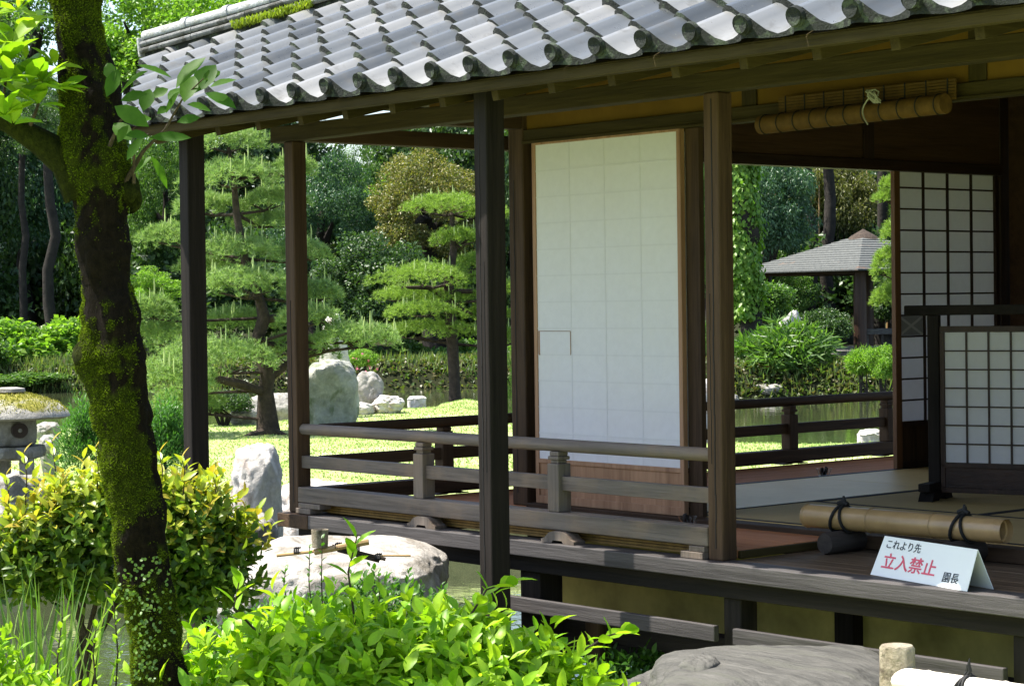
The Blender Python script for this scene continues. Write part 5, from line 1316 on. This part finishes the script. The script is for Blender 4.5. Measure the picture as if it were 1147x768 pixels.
# fresh green shrub at the bottom centre
sb = gp(430, 6.35); fresh = thing('fresh_green_shrub', sb, 'bright fresh green leafy shrub at the bottom centre in front of the deck', 'shrub')
cl = [(430, 838, 215, 112, 150), (300, 838, 125, 100, 130), (555, 840, 115, 98, 130), (215, 885, 75, 95, 100), (630, 885, 60, 95, 100), (365, 800, 90, 90, 110), (500, 790, 75, 80, 90), (430, 990, 240, 160, 170)]
leafy(fresh, 'foliage', cl, 6.35, 13500, .068, .44, M['lf_bush'], .5, whorl=7, seed=5, shootlen=.12, droop=.34)
m = MB()
for k in range(14):
    a = sb+RH*random.uniform(-.25, .25)+FH*random.uniform(-.15, .15); b = at(random.uniform(240, 620), random.uniform(700, 780), 6.35+random.uniform(-.2, .2)); m.tube([a-ZZ*.05, (a+b)/2+RH*random.uniform(-.05, .05), b], [.010, .007, .004], 6)
m.build('stem', M['bark'], fresh)
def sprig(root, pts, d, n, L, mat, r=.004, asp=.45):
    pp = [at(x, y, d) for x, y in pts]; MB().tube(pp, [r, r*.8, r*.5][:len(pp)] if len(pp) == 3 else r, 6).build('stem', M['bark_pine'], root)
    P = []; A = []; N = []
    for j in range(n):
        t = (j+.6)/n; i = min(int(t*(len(pp)-1)), len(pp)-2); f = t*(len(pp)-1)-i; c = pp[i]*(1-f)+pp[i+1]*f; ax = nrm(pp[i+1]-pp[i]); a = j*2.4; d_ = RH*math.cos(a)+FH*math.sin(a)
        P.append(c); A.append(d_*(1-.5*t)+ax*.7); N.append(ax+ZZ*.3+rnd_dir(1)[0]*.2)
    V, T = leaves_near(np.array(P), np.array(A), np.array(N), np.full(n, L), np.full(n, L*asp), .15, .14); np_mesh('foliage', V, T, mat, root, smooth=True)
for pts_, n in ((((398, 700), (390, 640), (400, 600)), 10), (((300, 720), (262, 680), (268, 650)), 8), (((610, 700), (650, 700), (684, 692)), 0), (((650, 730), (680, 712), (700, 706)), 8), (((520, 700), (545, 660), (575, 650)), 9)):
    if n: sprig(fresh, pts_, 6.3, n, .078, M['lf_bush'])
# thin upright shoots and the small dark shrub in front of the basin stone
bx_ = gp(430, 8.3); box = thing('small_leaved_shrub', bx_, 'low small leaved dark green shrub in front of the basin stone', 'shrub')
leafy(box, 'foliage', [(430, 715, 58, 52, 60), (395, 725, 40, 55, 50), (470, 730, 40, 52, 50), (330, 735, 70, 50, 60), (280, 760, 70, 60, 60)], 8.3, 5200, .030, .5, M['lf_box'], .8, whorl=8, seed=8, shootlen=.08)
MB().tube([bx_-ZZ*.05, at(430, 720, 8.3)], [.02, .012], 8).build('stem', M['bark'], box)
for pts_ in (((350, 690), (346, 650), (347, 612)), ((362, 690), (360, 650), (361, 600)), ((322, 680), (318, 655), (320, 636)), ((424, 690), (425, 665), (424, 640))): sprig(box, pts_, 8.0, 12, .026, M['lf_box'], .003, .55)

# yellow-tipped photinia behind the mossy trunk
yb = gp(100, 7.7); yel = thing('yellow_tipped_shrub', yb, 'round shrub with yellow and reddish young leaves spreading behind the mossy trunk', 'shrub')
cl = [(60, 628, 62, 46, 60), (20, 635, 42, 34, 50), (110, 602, 55, 48, 55), (215, 612, 58, 50, 55), (175, 597, 45, 44, 50), (245, 655, 40, 40, 50), (200, 660, 50, 36, 50), (50, 650, 45, 26, 40), (110, 660, 62, 28, 50), (232, 678, 42, 30, 45), (180, 684, 38, 26, 40), (30, 664, 40, 22, 40)]
leafy(yel, 'old_foliage', [(c[0], c[1]+6, c[2]*.93, c[3]*.93, c[4]) for c in cl], 7.7, 8200, .050, .46, M['lf_old'], .5, whorl=6, seed=21, shootlen=.07)
top = [(60, 610, 62, 34, 60), (18, 622, 42, 30, 50), (110, 580, 54, 34, 55), (212, 590, 54, 34, 55), (175, 575, 45, 28, 50), (250, 620, 32, 26, 40), (70, 575, 28, 20, 40), (140, 562, 36, 22, 40), (280, 612, 20, 14, 30)]
leafy(yel, 'young_foliage', top, 7.7, 2000, .054, .46, M['lf_new'], 1.0, whorl=6, seed=22, shootlen=.09)
m = MB()
for x0, x1 in ((95, 60), (100, 130), (92, 100), (104, 200), (150, 235), (98, 30)):
    m.tube([[*on(x0, 7.7, -.5)[:2], -.55], at(x0+random.uniform(-4, 4), 720, 7.7), at((x0*2+x1)/3, 665, 7.7), at(x1, 600, 7.7)], [.012, .011, .009, .005], 7)
m.build('stem', M['bark_pine'], yel)
for x, y, yt in ((60, 560, 492), (28, 560, 505), (108, 545, 500), (130, 540, 508), (180, 545, 505), (205, 540, 512), (240, 560, 530), (8, 580, 530)): sprig(yel, ((x, y+20), (x+2, (y+yt)/2), (x-2, yt)), 7.6, 9, .05, M['lf_new'], .003)

# blades and small plants at the lower left
ir = gp(45, 7.2); iris = thing('iris_clump', ir, 'clump of long upright iris blades at the lower left edge by the water', 'plant')
P = []; A = []; L = []; N = []
n = 95
for i in range(n):
    px = RNG.normal(42, 26); b_ = on(px, 7.2+RNG.uniform(-.15, .15), -.5); P.append(b_); A.append(ZZ+RH*RNG.normal()*.20+FH*RNG.normal()*.15); L.append(RNG.uniform(.42, .78)); N.append(rnd_dir(1)[0]*[1, 1, .1])
V, T = leaves_near(np.array(P), np.array(A), np.array(N), np.array(L), RNG.uniform(.010, .018, n), .12, .1, (1, .9, .55)); np_mesh('blade', V, T, M['lf_iris'], iris, smooth=True)
nb_ = gp(35, 6.4); low = thing('leafy_undergrowth', nb_, 'bright leafy low plant filling the lower left corner', 'plant')
leafy(low, 'foliage', [(0, 812, 45, 50, 60), (60, 850, 60, 60, 60), (-30, 775, 36, 50, 40)], 6.4, 1700, .045, .42, M['lf_bush'], .8, whorl=7, seed=31, shootlen=.08)
MB().tube([nb_-ZZ*.03, at(30, 790, 6.4)], [.01, .006], 7).build('stem', M['bark'], low)
nn = gp(130, 7.0); nan = thing('nandina_plant', nn, 'thin stemmed plant with lacy light green leaves left of the trunk foot', 'plant')
for pts_, k in ((((128, 800), (132, 730), (126, 660)), 26), (((66, 800), (64, 740), (70, 690)), 18), (((110, 790), (104, 730), (108, 700)), 16)): sprig(nan, pts_, 7.0, k, .042, M['lf_tree'], .004, .36)
# conifers behind
for px, py0, py1, d, w, lab in ((95, 462, 548, 17.2, 20, 'young bright juniper left behind the mossy trunk'), (185, 462, 548, 17.0, 20, 'young bright juniper between the mossy trunk and the black eave post')):
    b_ = gp(px, d); j = thing('juniper', b_, lab, 'conifer'); MB().tube([b_-ZZ*.05, at(px, 510, d)], [.03, .01], 7).build('trunk', M['bark_pine'], j)
    leafy(j, 'foliage', [(px, 528, 25, 26, 25), (px+6, 500, 18, 28, 18), (px-10, 508, 14, 24, 14), (px+2, 480, 9, 20, 9), (px+14, 515, 12, 22, 12)], d, 6500, .05, .22, M['lf_juniper'], .9, whorl=8, seed=int(px), near=False, shootlen=.14)
# leafy plant growing below the deck
ub = gp(745, 9.5); und = thing('shade_shrub', [ub[0], ub[1], ub[2]], 'glossy dark green shrub growing in the gap under the tie beam of the deck', 'shrub')
leafy(und, 'foliage', [(730, 782, 50, 42, 40), (790, 790, 50, 45, 40), (695, 795, 40, 40, 40)], 9.5, 2200, .05, .45, M['lf_box'], .5, whorl=6, seed=41, shootlen=.09)
MB().tube([ub-ZZ*.05, at(745, 775, 9.5)], [.02, .01], 7).build('stem', M['bark'], und)
